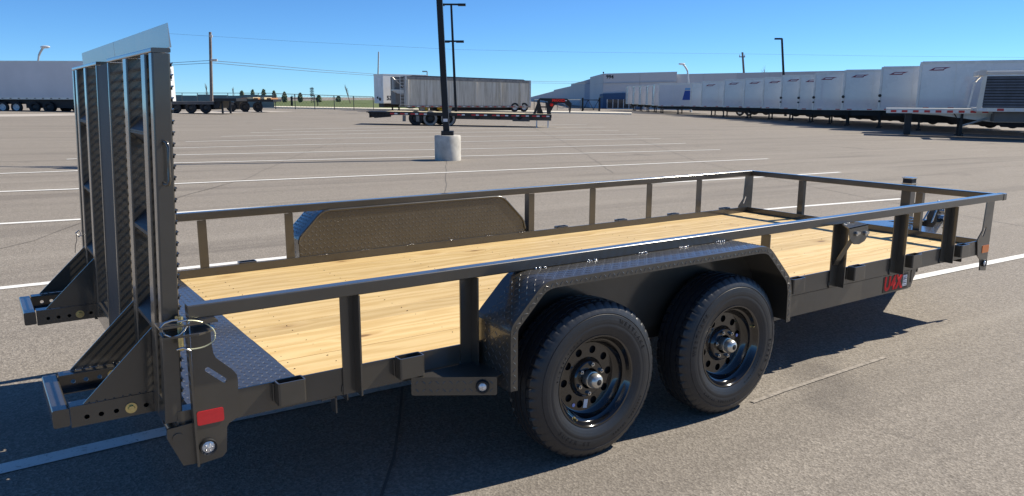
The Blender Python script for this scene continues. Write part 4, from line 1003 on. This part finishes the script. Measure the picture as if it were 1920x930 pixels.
# dark step deck trailers in front of the screen fence
def step_deck(label, u0, us, u1, vlow, vup, vleg, d, boards):
    p = hd(u0, d); m = d/FPX; zl = zpx(p, vlow); zu = zpx(p, vup); t = frame_thing('step_deck_trailer', label, 'semi trailer', p, 'dark step deck trailers')
    s = (us-u0)*m; e = (u1-u0)*m
    bm = NB(); box(bm, 0, s, 0, 2.4, zl-.22, zl); O('lower_deck', bm, simple('worn_grey_deck', (.10, .10, .10), .7, 0, .3, 2), t)
    bm = NB(); box(bm, s+.001, e, 0, 2.4, zu-.2, zu); O('upper_deck', bm, CHAS, t)
    bm = NB(); extr(bm, [(s-.1, zl-.5), (s+.3, zl-.5), (s+.5, zu-.21), (s, zu-.21)], 'y', .2, 2.2); O('gooseneck_web', bm, CHAS, t)
    bm = NB(); box(bm, .4, s-.1, .5, 1.9, zl-.6, zl-.23); O('chassis', bm, CHAS, t)
    for q in (.75, 1.9, 3.0): pwheel(t, q, .14, min(.42, zl-.2), False)
    for x in (s+(e-s)*.3, s+(e-s)*.65): bm = NB(); box(bm, x-.06, x+.06, .3, .42, 0, zu-.21); O('landing_leg', bm, CHAS, t)
    if boards:
        for k in range(5): bm = NB(); x = s+.6+k*.55; box(bm, x, x+(.5 if k < 2 else .35), .1, 2.2, zu+.001, zu+.12+.05*(k % 2)); O('timber_load', bm, DECKW if k % 2 else simple('orange_strap', (.42, .20, .09), .7), t)
step_deck('dark step deck trailer nearest the grey reefer, its gooseneck toward the centre', 320, 410, 452, 190, 184, 208, 60, False)
step_deck('dark step deck trailer stacked with pale boards in front of the green screen fence', 425, 447, 520, 192, 186, 205, 68, True)

# ------------------------------------------------------------------ screen fence, chain-link fence, grass bank, kerb
FD = 82
def fpt(u, v, d=FD): return at_depth(u, v, d)
fs = thing('screened_fence', 'chain-link fence covered in dark green windscreen mesh on the left', 'fence', hd(325, FD), RZ)
m = FD/FPX; zb_ = 0; zt_ = zpx(fs.location, 177)
U = [325+i*28 for i in range(8)]
for a, b in zip(U, U[1:]): bm = NB(); box(bm, (a-325)*m+.03, (b-325)*m-.03, -.01, .01, .05, zt_-.05*(a % 3)); O('screen_panel', bm, SCREEN, fs)
for a in U: bm = NB(); cyl(bm, ((a-325)*m, .04, 0), ((a-325)*m, .04, zt_+.18), .035, n=6); O('fence_post', bm, WIRE, fs)
bm = NB(); cyl(bm, (0, .04, zt_+.15), ((521-325)*m, .04, zt_+.15), .03, n=6); O('top_wire', bm, WIRE, fs)
def chain_fence(label, u0, u1, n, vt0, vt1, d0, d1, vb=204):
    p0 = hd(u0, d0); t = thing('chain_link_fence', label, 'fence', p0, 0)
    P = [hd(u0+(u1-u0)*k/n, d0+(d1-d0)*k/n) for k in range(n+1)]; tops = [zpx(q, vt0+(vt1-vt0)*k/n) for k, q in enumerate(P)]
    for q, h in zip(P, tops): bm = NB(); cyl(bm, q-p0, q-p0+Vector((0, 0, h)), .045, n=6); O('fence_post', bm, WIRE, t)
    bm = NB()
    for i in range(n): cyl(bm, P[i]-p0+Vector((0, 0, tops[i])), P[i+1]-p0+Vector((0, 0, tops[i+1])), .032, n=5)
    O('top_rail', bm, WIRE, t)
    bm = NB()
    for i in range(n):
        a = P[i]-p0; b = P[i+1]-p0; k = max(6, int((b-a).length/.35))
        for j in range(k):
            for s in (1, -1):
                x0 = a.lerp(b, j/k); x1 = a.lerp(b, min(1, max(0, (j+s*3.4)/k))); cyl(bm, x0+Vector((0, 0, .05)), x1+Vector((0, 0, tops[i]*abs(((j+s*3.4)/k if 0 <= (j+s*3.4)/k <= 1 else (1-j/k if s > 0 else j/k)*1.)*0+1))), .006, n=3, caps=False)
    o = O('wire_mesh', bm, WIRE, t); o['kind'] = 'stuff'
chain_fence('open chain-link fence along the grass bank in the middle distance', 524, 704, 5, 175.5, 181.5, 84, 88)
chain_fence('chain-link fence behind the black gooseneck beside the gate', 1000, 1085, 4, 187, 187, 112, 118)
gt = thing('sliding_gate', 'black braced steel gate standing in front of the warehouse entrance', 'gate', hd(1089, 108), RZ)
m = 108/FPX; zg = zpx(gt.location, 187)
for u in (1089, 1120): bm = NB(); box(bm, (u-1089)*m-.12, (u-1089)*m+.12, -.12, .12, 0, zg+.25); O('gate_post', bm, POLE, gt)
bm = NB(); box(bm, .13, 31*m-.13, -.04, .04, zg-.08, zg+.02); box(bm, .13, 31*m-.13, -.04, .04, .12, .22); O('gate_rail', bm, POLE, gt)
for a, b in ((0, .33), (.66, .33), (.66, 1)): bm = NB(); cyl(bm, (a*31*m+(.13 if a == 0 else 0), 0, .2), (b*31*m-(.13 if b == 1 else 0), 0, zg-.05), .04, n=6); O('gate_brace', bm, POLE, gt)
# grass bank
def bank():
    bm = NB(); us = [420+i*20 for i in range(29)]; rows = []
    for d, vv in ((90, 205.5), (96, 200), (110, 195), (135, 190.5), (170, 189.0), (260, 190)):
        row = []
        for u in us:
            p = hd(u, d); v = vv-(1.5*math.exp(-((u-690)/90)**2) if d > 96 else 0); h = zpx(p, v) if d > 92 else .02
            row.append(bm.verts.new((p.x, p.y, p.z+h)))
        rows.append(row)
    for a, b in zip(rows, rows[1:]):
        for i in range(len(us)-1): bm.faces.new((a[i], a[i+1], b[i+1], b[i]))
    struct('grass_bank', bm, GRASS, 60)
bank()
bm = NB(); pr_ = None
for u in range(500, 1200, 20):
    p = hd(u, 88.5); q = hd(u, 89.9); V = [bm.verts.new((p.x, p.y, p.z)), bm.verts.new((p.x, p.y, p.z+.16)), bm.verts.new((q.x, q.y, q.z+.22)), bm.verts.new((q.x, q.y, q.z))]
    if pr_:
        for i in range(3): bm.faces.new((pr_[i], V[i], V[i+1], pr_[i+1]))
    pr_ = V
struct('concrete_kerb', bm, simple('pale_kerb', (.80, .74, .60), .8))
# small evergreens and bare trees on the bank
def leafball(bm, c, rx, rz_, n, s):
    for _ in range(n):
        a = random.uniform(0, 2*math.pi); z = random.uniform(-1, 1); r = math.sqrt(max(0, 1-z*z))*random.uniform(.45, 1)*(1.1-.35*z)
        r *= (1+.2*math.sin(a*3+z*5))
        p = Vector(c)+Vector((rx*r*math.cos(a), rx*r*math.sin(a), rz_*z)); u = Vector((random.uniform(-1, 1), random.uniform(-1, 1), random.uniform(-.4, 1))).normalized()*s; v = u.cross(Vector((random.uniform(-1, 1), random.uniform(-1, 1), random.uniform(-1, 1))).normalized())
        V = [bm.verts.new(p-u*.5-v*.3), bm.verts.new(p+v*.5), bm.verts.new(p+u*.7), bm.verts.new(p-v*.4)]; bm.faces.new(V)
EVG = [(463, 171, 196, 4.4), (483, 169, 196, 3.8), (503, 168, 196, 4.2), (522, 171, 196, 3.9), (541, 173, 194, 3.9), (570, 175, 193, 3.9), (604, 179, 193, 4.2), (640, 181, 192.5, 4)]
PLACE = ['furthest left of the small evergreens, above the dark board trailer', 'second small evergreen from the left behind the screen fence', 'third small evergreen from the left behind the screen fence end', 'small evergreen just right of the green screen fence', 'small evergreen standing alone between the fence end and the signs', 'small evergreen beside the low railing on the bank', 'small evergreen right of the lattice mast', 'short round evergreen furthest right on the bank']
for (u, vt, vb, hw), pl in zip(EVG, PLACE):
    d = 125; p = hd(u, d); m = d/FPX; z0 = zpx(p, vb); z1 = zpx(p, vt)
    t = thing('evergreen_tree', pl, 'tree', (p.x, p.y, p.z+z0), 0, 'small evergreens on the grass bank'); h = z1-z0
    bm = NB(); cyl(bm, (0, 0, -.4), (0, 0, h*.6), .08, .04, 6); O('trunk', bm, BARK, t)
    bm = NB(); leafball(bm, (0, 0, h*.53), hw*m, h*.47, 420, .28); leafball(bm, (.05, 0, h*.78), hw*m*.6, h*.24, 120, .24); O('crown', bm, LEAF, t)
def bare(label, u, vb, vt, lean, d, sp):
    p = hd(u, d); z0 = zpx(p, vb); h = zpx(p, vt)-z0; m = d/FPX; t = thing('bare_tree', label, 'tree', (p.x, p.y, p.z+z0), RZ)
    bm = NB(); cyl(bm, (0, 0, -.3), (lean*m*.9, 0, h*.9), .07, .02, 6); O('trunk', bm, BARK, t)
    bm = NB()
    for k in range(36):
        q = random.uniform(.3, .95); b = Vector((lean*m*.9*q, 0, h*.9*q)); s = sp*m*(1.15-q*.6); e = b+Vector((random.uniform(-s, s), random.uniform(-s, s), random.uniform(.1, .3)*h)); cyl(bm, b, e, .022, .008, 3, False)
    O('crown', bm, BARK, t)
bare('thin leaning bare tree on the bank near the white container', 662, 190, 161, -10, 110, 4)
bare('bare sapling just left of the timber utility pole', 398, 195, 158, 1, 95, 4)
bare('bare branching tree top rising behind the white trailer row', 1420, 180, 127, 0, 150, 12)
bare('small bare tree between the utility pole and the evergreens', 447, 195, 165, 0, 120, 4)
ms_ = thing('lattice_mast', 'dark lattice mast standing on the grass bank', 'mast', hd(592, 120), RZ)
zz0 = zpx(ms_.location, 193); zz1 = zpx(ms_.location, 163.5); bm = NB(); n = 8
for s in (-.18, .18): cyl(bm, (s, 0, zz0-.3), (s*.5, 0, zz1), .035, n=4)
for k in range(n):
    a = zz0+(zz1-zz0)*k/n; b = zz0+(zz1-zz0)*(k+1)/n; f1_ = 1-.5*k/n; cyl(bm, (-.2*f1_, 0, a), (.2*f1_, 0, b), .03, n=4)
for q in (.45, .55, .68, .8, .9): z = zz0+(zz1-zz0)*q; box(bm, -.3, .3, -.05, .05, z, z+.12)
O('mast', bm, CHAS, ms_)
rl_ = thing('metal_railing', 'low dark railing with two posts on the grass bank', 'railing', hd(553, 100), RZ)
m = 100/FPX; z1 = zpx(rl_.location, 185); zt2 = zpx(rl_.location, 181)
for x in (0, 2*m): bm = NB(); box(bm, x-.06, x+.06, -.05, .05, 0, zt2+.1*(x > 0)); O('railing_post', bm, CHAS, rl_)
bm = NB(); cyl(bm, (2*m+.06, 0, z1), (48*m, 0, z1), .05, n=6); O('railing_bar', bm, CHAS, rl_)
bm = NB(); box(bm, 48*m, 48*m+.1, -.05, .05, 0, z1+.05); O('railing_post', bm, CHAS, rl_)

# ------------------------------------------------------------------ white container trailer and silver bulk trailer
p = hd(723, 84.0); zb = zpx(p, 194); zt = zpx(p, 138.5)
wt = thing('white_trailer', 'white box trailer marked 53 with its corner toward us, left of the silver trailer', 'semi trailer', p, RZ+R(38))
bm = NB(); box(bm, .0, 5.5, .0, 2.0, zb+.1, zt-.1); O('box_body', bm, WHITE, wt)
bm = NB(); box(bm, -.02, 5.52, -.02, 2.02, zt-.1, zt); O('roof_rail', bm, RAIL, wt)
bm = NB(); box(bm, -.02, 5.52, -.02, 2.02, zb, zb+.1); O('bottom_rail', bm, RAIL, wt)
place_text("53'", .6, CHAS, wt, Matrix.Translation((.75, -.01, zb+.55)) @ Mxz, 'lettering', bold=.02)
bm = NB(); box(bm, .3, 5.2, .5, 1.6, zb-.4, zb); O('chassis', bm, CHAS, wt); legs(wt, 2, .3, 1.7, zb)
bm = NB(); box(bm, -.03, -.021, .4, 1.1, zt-1.3, zt-.4); O('door_patch', bm, simple('pale_patch', (.8, .8, .8), .5), wt)
bm = NB(); cyl(bm, (-.08, 1.2, zb+.6), (-.02, 1.2, zb+.6), .12, n=8); cyl(bm, (-.08, .7, zb+.45), (-.02, .7, zb+.45), .16, n=8); O('air_hose_fitting', bm, CHAS, wt)
p = hd(763, 79.0); q = hd(993, 84.0); dv = q-p; rz = math.atan2(dv.y, dv.x); Lb = Vector((dv.x, dv.y, 0)).length
bt = thing('bulk_trailer', 'old dirty silver open-top dump trailer with ribbed sides and dark tarp roof', 'semi trailer', p, rz)
zb = zpx(p, 197.5); zt = zpx(p, 141.5); zb2 = zpx(q, 198.5)+(q.z-p.z); zt2 = zpx(q, 150)+(q.z-p.z)
def lz(z0_, z1_, x): return z0_+(z1_-z0_)*x/Lb
xs = [0, .6, 3.2, 7.0, 10.4, Lb-.3, Lb]
bm = NB(); extr(bm, [(0, zb), (Lb, zb2), (Lb, zt2-.35), (0, zt-.35)], 'y', .02, 2.45); O('box_body', bm, DIRTY, bt)
bm = NB(); extr(bm, [(-.05, zt-.35), (Lb+.03, zt2-.35), (Lb+.03, zt2-.06), (-.05, zt-.06)], 'y', -.02, 2.5); O('top_rail', bm, simple('dull_top_rail', (.30, .28, .25), .6, .2, .3, 3), bt)
bm = NB(); extr(bm, [(.5, zt-.06), (Lb-.6, zt2-.06), (Lb-.8, zt2+.04), (.8, zt+.04)], 'y', .0, 2.4); O('tarp', bm, TARP, bt)
bm = NB(); extr(bm, [(-.05, zb-.18), (Lb+.02, zb2-.18), (Lb+.02, zb2), (-.05, zb)], 'y', -.03, 2.5); O('bottom_rail', bm, simple('dirty_rail', (.36, .31, .25), .7, .2, .3, 3), bt)
for x in (.25, 4.05, 7.35, 10.0, 12.3):
    if x < Lb-.2: bm = NB(); extr(bm, [(x-.16, .01), (x+.16, .01), (x+.07, -.20), (x-.07, -.20)], 'z', lz(zb, zb2, x)+.01, lz(zt, zt2, x)-.36); O('side_rib', bm, DIRTY, bt)
for x in (0, Lb-.14): bm = NB(); box(bm, x, x+.18, -.05, .05, lz(zb, zb2, x), lz(zt, zt2, x)-.05); O('corner_post', bm, RAIL, bt)
k = 0; x = .2
while x < Lb-.4:
    bm = NB(); z = lz(zb, zb2, x)-.14; box(bm, x, x+.26, -.045, -.032, z, z+.08); O('reflective_tape', bm, TAPE_R if k % 2 else TAPE_W, bt); x += .48; k += 1
bm = NB(); box(bm, 3, Lb-.2, .6, 1.9, zb-.55, zb-.19); O('chassis', bm, CHAS, bt)
for x in (Lb-1.75, Lb-.7): pwheel(bt, x, .1, .47, True)
bm = NB(); extr(bm, [(.1, zb-.2), (1.2, zb-.2), (.8, .35), (.5, .35)], 'y', .2, .6); O('landing_leg', bm, CHAS, bt)
for x in (2.2, 3.7): bm = NB(); bmesh.ops.create_icosphere(bm, subdivisions=2, radius=.24 if x > 3 else .16, matrix=Matrix.Translation((x, .2, zb-.5))); box(bm, x-.35 if x > 3 else x-.1, x+.35 if x > 3 else x+.1, .2, .4, zb-.4, zb-.19); O('gearbox', bm, YEL, bt, 40)
for x, w_ in ((1.6, .5), (3.3, .5), (4.2, .4)): bm = NB(); extr(bm, [(x, zb-.19), (x+w_*2, zb-.19), (x+w_*1.6, zb-.7), (x+w_*.4, zb-.7)], 'y', .5, 1.2); O('hopper_chute', bm, DIRTY if x != 3.3 else RUST, bt)
bm = NB(); box(bm, -1.2, -.06, .0, .8, zt-1.45, zt-1.35); extr(bm, [(-1.2, zt-1.45), (-.06, zt-1.45), (-.06, zt-1.75), (-.7, zt-1.75)], 'y', .1, .7); O('platform', bm, RAIL, bt)
bm = NB()
for q_ in (((-1.2, 0, zt-1.35), (-1.2, 0, zt-.4)), ((-1.2, 0, zt-.4), (-.5, 0, zt-.4)), ((-1.2, 0, zt-.2), (-.1, 0, zt-1.2)), ((-.5, 0, zt-.1), (-.5, 0, zt-1.3))): cyl(bm, *q_, .03, n=5)
O('platform_rail', bm, RAIL, bt)
bm = NB()
for k in range(9): box(bm, -.5, -.1, -.08, -.05, zb+.1+k*.3, zb+.14+k*.3)
for x in (-.5, -.1): box(bm, x-.02, x+.02, -.085, -.045, zb, zt-.2)
O('ladder', bm, RAIL, bt)
bm = NB(); box(bm, -.9, -.01, .3, 2.3, zb+.1, zt-.1); O('front_wall', bm, simple('grey_front_wall', (.20, .19, .17), .7, 0, .2, 2), bt)

# ------------------------------------------------------------------ gooseneck flatbed in the middle of the lot
DG = 44.0; p = hd(690, DG); m = DG/FPX
gf = frame_thing('gooseneck_flatbed', 'long black gooseneck flatbed trailer standing alone across the middle of the lot', 'trailer', p)
def GX(u): return (u-690)*m
# follow the slight fall of the lot along its length
gf.rotation_euler = (0, math.atan(.015), RZ)
zd = zpx(p, 208); z1 = zd
bm = NB(); box(bm, GX(726), GX(1030), .0, 2.4, zd-.07, zd); O('deck', bm, DECKW, gf)
bm = NB(); box(bm, GX(726), GX(1032), -.05, -.001, zd-.19, zd-.02); O('side_rail', bm, CHAS, gf)
bm = NB(); box(bm, GX(830), GX(1032), .3, .45, zd-.36, zd-.20); box(bm, GX(960), GX(992), .1, .5, zd-.42, zd-.20); O('main_beam', bm, simple('dark_grey_beam', (.06, .06, .065), .5), gf)
for k, u in enumerate((738, 757, 776, 792, 862, 888, 903, 926, 942, 962, 980, 1000, 1018)):
    bm = NB(); box(bm, GX(u)-.12, GX(u)+.12, -.060, -.051, zd-.15, zd-.08); O('reflective_tape', bm, TAPE_R, gf)
    bm = NB(); box(bm, GX(u)+.13, GX(u)+.30, -.060, -.051, zd-.15, zd-.08); O('reflective_tape', bm, TAPE_W, gf)
for u in (895, 934, 973): bm = NB(); extr(bm, [(GX(u-6), zd-.2), (GX(u+6), zd-.2), (GX(u+1), zd-.36), (GX(u-1), zd-.36)], 'y', .1, .14); O('frame_gusset', bm, CHAS, gf)
for u, wh in ((781, 0), (808, 1), (842, 1)): pwheel(gf, GX(u), .14, .40, False); 
for u in (808, 841):
    bm = NB(); lathe(bm, [(.27, -.012), (.38, -.012), (.385, .0), (.27, .0)], 32, c=(GX(u), -.01, .40)); O('tyre_dust_ring', bm, simple('dusty_sidewall', (.27, .25, .22), .9, 0, .2, 5), gf)
for u in (790, 820): pwheel(gf, GX(u), 2.2, .40, False)
for u in (760, 785): bm = NB(); box(bm, GX(u)-.09, GX(u)+.09, -.02, .0, .22, zd-.2); O('mud_flap', bm, simple('grey_flap', (.20, .19, .17), .8), gf)
bm = NB()
for k in range(7): u = 695+k*6; box(bm, GX(u), GX(u)+.06, .05, 2.3, zd-.36+.02*k, zd-.08)
extr(bm, [(GX(692), zd-.08), (GX(735), zd-.08), (GX(735), zd-.3), (GX(705), zd-.38)], 'y', .1, .16); box(bm, GX(690), GX(726)-.002, .0, 2.4, zd-.08, zd-.02)
O('rear_ramps', bm, CHAS, gf)
for u in (1005, 1026): bm = NB(); box(bm, GX(u)-.035, GX(u)+.035, .1, .17, -.02-(u-690)*0, zd-.36); box(bm, GX(u)-.1, GX(u)+.1, .05, .22, -.03, .0); O('landing_leg', bm, GALV, gf)
zt = zpx(p, 177.5)
bm = NB(); extr(bm, [(GX(998), zd+.001), (GX(1003), zd+.001), (GX(1012), zt), (GX(1008), zt-.05)], 'y', .3, .36); extr(bm, [(GX(1024), zd+.001), (GX(1032), zd+.001), (GX(1024), zd+.65), (GX(1021), zd+.65)], 'y', .3, .36)
extr(bm, [(GX(1006), zd+.02), (GX(1018), zd+.02), (GX(1014), zd+.3), (GX(1010), zt-.1), (GX(1006), zt-.15)], 'y', .8, 1.6); box(bm, GX(1003), GX(1024), .28, .34, zd+.35, zd+.42)
O('neck_risers', bm, CHAS, gf)
nz = lambda v: zpx(p, v)
bm = NB(); extr(bm, [(GX(1012), nz(178)), (GX(1062), nz(178)), (GX(1071), nz(187)), (GX(1069), nz(205)), (GX(1067), nz(205)), (GX(1067), nz(195)), (GX(1058), nz(187)), (GX(1045), nz(187)), (GX(1038), nz(192)), (GX(1031), nz(206)), (GX(1026), nz(206)), (GX(1026), nz(184)), (GX(1012), nz(182))], 'y', 1.0, 1.3); O('gooseneck', bm, CHAS, gf)
place_text('MAXXD', .2, STKR, gf, Matrix.Translation((GX(1046), .985, nz(182))) @ Mxz, 'lettering', bold=.012, extrude=.004)
for u, v in ((1037, 182), (1060, 182)): bm = NB(); box(bm, GX(u)-.05, GX(u)+.05, .985, .999, nz(v)-.02, nz(v)+.03); O('marker_lamp', bm, TAPE_W, gf)
bm = NB(); bmesh.ops.create_icosphere(bm, subdivisions=2, radius=.1, matrix=Matrix.Translation((GX(1033), .97, nz(190)))); O('gladhand_cover', bm, STKR, gf, 40)
bm = NB(); path(bm, [(GX(1052)+.22*math.cos(t/10*math.pi*1.6+2.6), 1.0, nz(192)+.13*math.sin(t/10*math.pi*1.6+2.6)) for t in range(11)], .02, 6); O('cable_coil', bm, GALV, gf, 60)

# ------------------------------------------------------------------ warehouse
wh = thing('warehouse', 'long grey tilt-up warehouse numbered 994 with stepped roofline and blue entrance', 'building', (0, 0, 0), 0)
def wall(name, a, b, v0, v1, vb0, vb1, d0, d1, mat, thick=12., push=0.):
    p = hd(a, d0); q = hd(b, d1); n = (FH)*thick
    zb0 = -1. if vb0 is None else zpx(p, vb0); zb1 = -1. if vb1 is None else zpx(q, vb1); z0 = zpx(p, v0); z1 = zpx(q, v1); bm = NB()
    s = -FH*push
    V = [bm.verts.new(x) for x in (p+s+Vector((0, 0, zb0)), q+s+Vector((0, 0, zb1)), q+s+Vector((0, 0, z1)), p+s+Vector((0, 0, z0)), p+n+Vector((0, 0, zb0)), q+n+Vector((0, 0, zb1)), q+n+Vector((0, 0, z1)), p+n+Vector((0, 0, z0)))]
    for f in ((0, 1, 2, 3), (7, 6, 5, 4), (4, 5, 1, 0), (3, 2, 6, 7), (1, 5, 6, 2), (4, 0, 3, 7)): bm.faces.new([V[i] for i in f])
    return O(name, bm, mat, wh)
wall('wall_panel', 990, 1037, 183, 170.6, None, None, 420, 300, WALLG, 6)
wall('wall_panel', 1037.2, 1070, 168.5, 160.8, None, None, 298, 220, WALLG, 6)
wall('wall_panel', 1070.2, 1093, 157, 151, None, None, 218, 178, WALLG, 6)
wall('wall_panel', 1093.2, 1109.2, 151, 146, None, None, 178, 158, simple('bluish_wall', (.27, .31, .40), .8), 6)
wall('wall_panel', 1109.5, 1126, 142.5, 138, None, None, 150, 140, WALLL, 8)
wall('wall_panel', 1126.2, 1193, 138, 136.2, None, None, 140, 140, WALLL, 10)
wall('wall_panel', 1193.3, 1260.5, 136.2, 134.3, None, None, 140, 140, WALLL, 10)
us = [1260.8, 1310, 1370, 1430, 1500, 1570, 1640, 1720, 1810, 1930]
for a, b in zip(us, us[1:]): wall('wall_panel', a, b-.25, 139-(a-1260)*.0215, 139-(b-1260)*.0215, None, None, 141, 141, WALLG if a > 1360 else WALLL, 10)
wall('parapet_band', 1109.5, 1126, 157.5, 156, 158.3, 156.8, 150, 140, WALLG, 1, .15); wall('parapet_band', 1126.1, 1260.5, 156, 152.5, 156.8, 153.3, 140, 140, WALLG, 1, .15)
wall('entrance_wall', 1110, 1126, 178.5, 175.5, None, None, 150, 140, WALLB, 1, .35); wall('entrance_wall', 1126.1, 1178, 175.5, 173.5, None, None, 140, 140, WALLB, 1, .35)
wall('canopy', 1119, 1126, 181.5, 181, 183, 182.4, 144, 140, POLE, 1, .8)
for i, u in enumerate((1134, 1145, 1154, 1164, 1174)): wall('window', u, u+9, 186.5, 186.5, 206, 206, 140, 140, GLASS, .3, .5)
for i, u in enumerate((1133, 1143.5, 1153, 1163, 1173, 1183)): wall('mullion', u, u+1.1, 186, 186, 207, 207, 140, 140, WHITE, .1, .65)
wall('window_rail', 1134, 1183, 203, 203, 204.2, 204.2, 140, 140, WHITE, .05, .72)
wall('side_door', 1112.5, 1117, 187, 186.5, 207, 207, 148, 146, WALLL, .3, .6)
pn = hd(1138, 140); place_text('994', .85, CHAS, wh, Matrix.Translation(pn+Vector((0, 0, zpx(pn, 144.3)))-FH*.03) @ Matrix.Rotation(RZ, 4, 'Z') @ Mxz, 'lettering', bold=.02, extrude=.02)
pn = hd(1126, 140); bm = NB(); bmesh.ops.create_icosphere(bm, subdivisions=1, radius=.16, matrix=Matrix.Translation(pn+Vector((0, 0, zpx(pn, 136))))); cyl(bm, pn+Vector((0, 0, zpx(pn, 139))), pn+Vector((0, 0, zpx(pn, 136))), .04, n=5); O('roof_camera', bm, CHAS, wh)
for u, v in ((1189, 0), (1203, 0)): wall('loading_dock', u, u+9, 197, 197, None, None, 132, 132, WALLB if u < 1200 else WALLL, 1, 0)
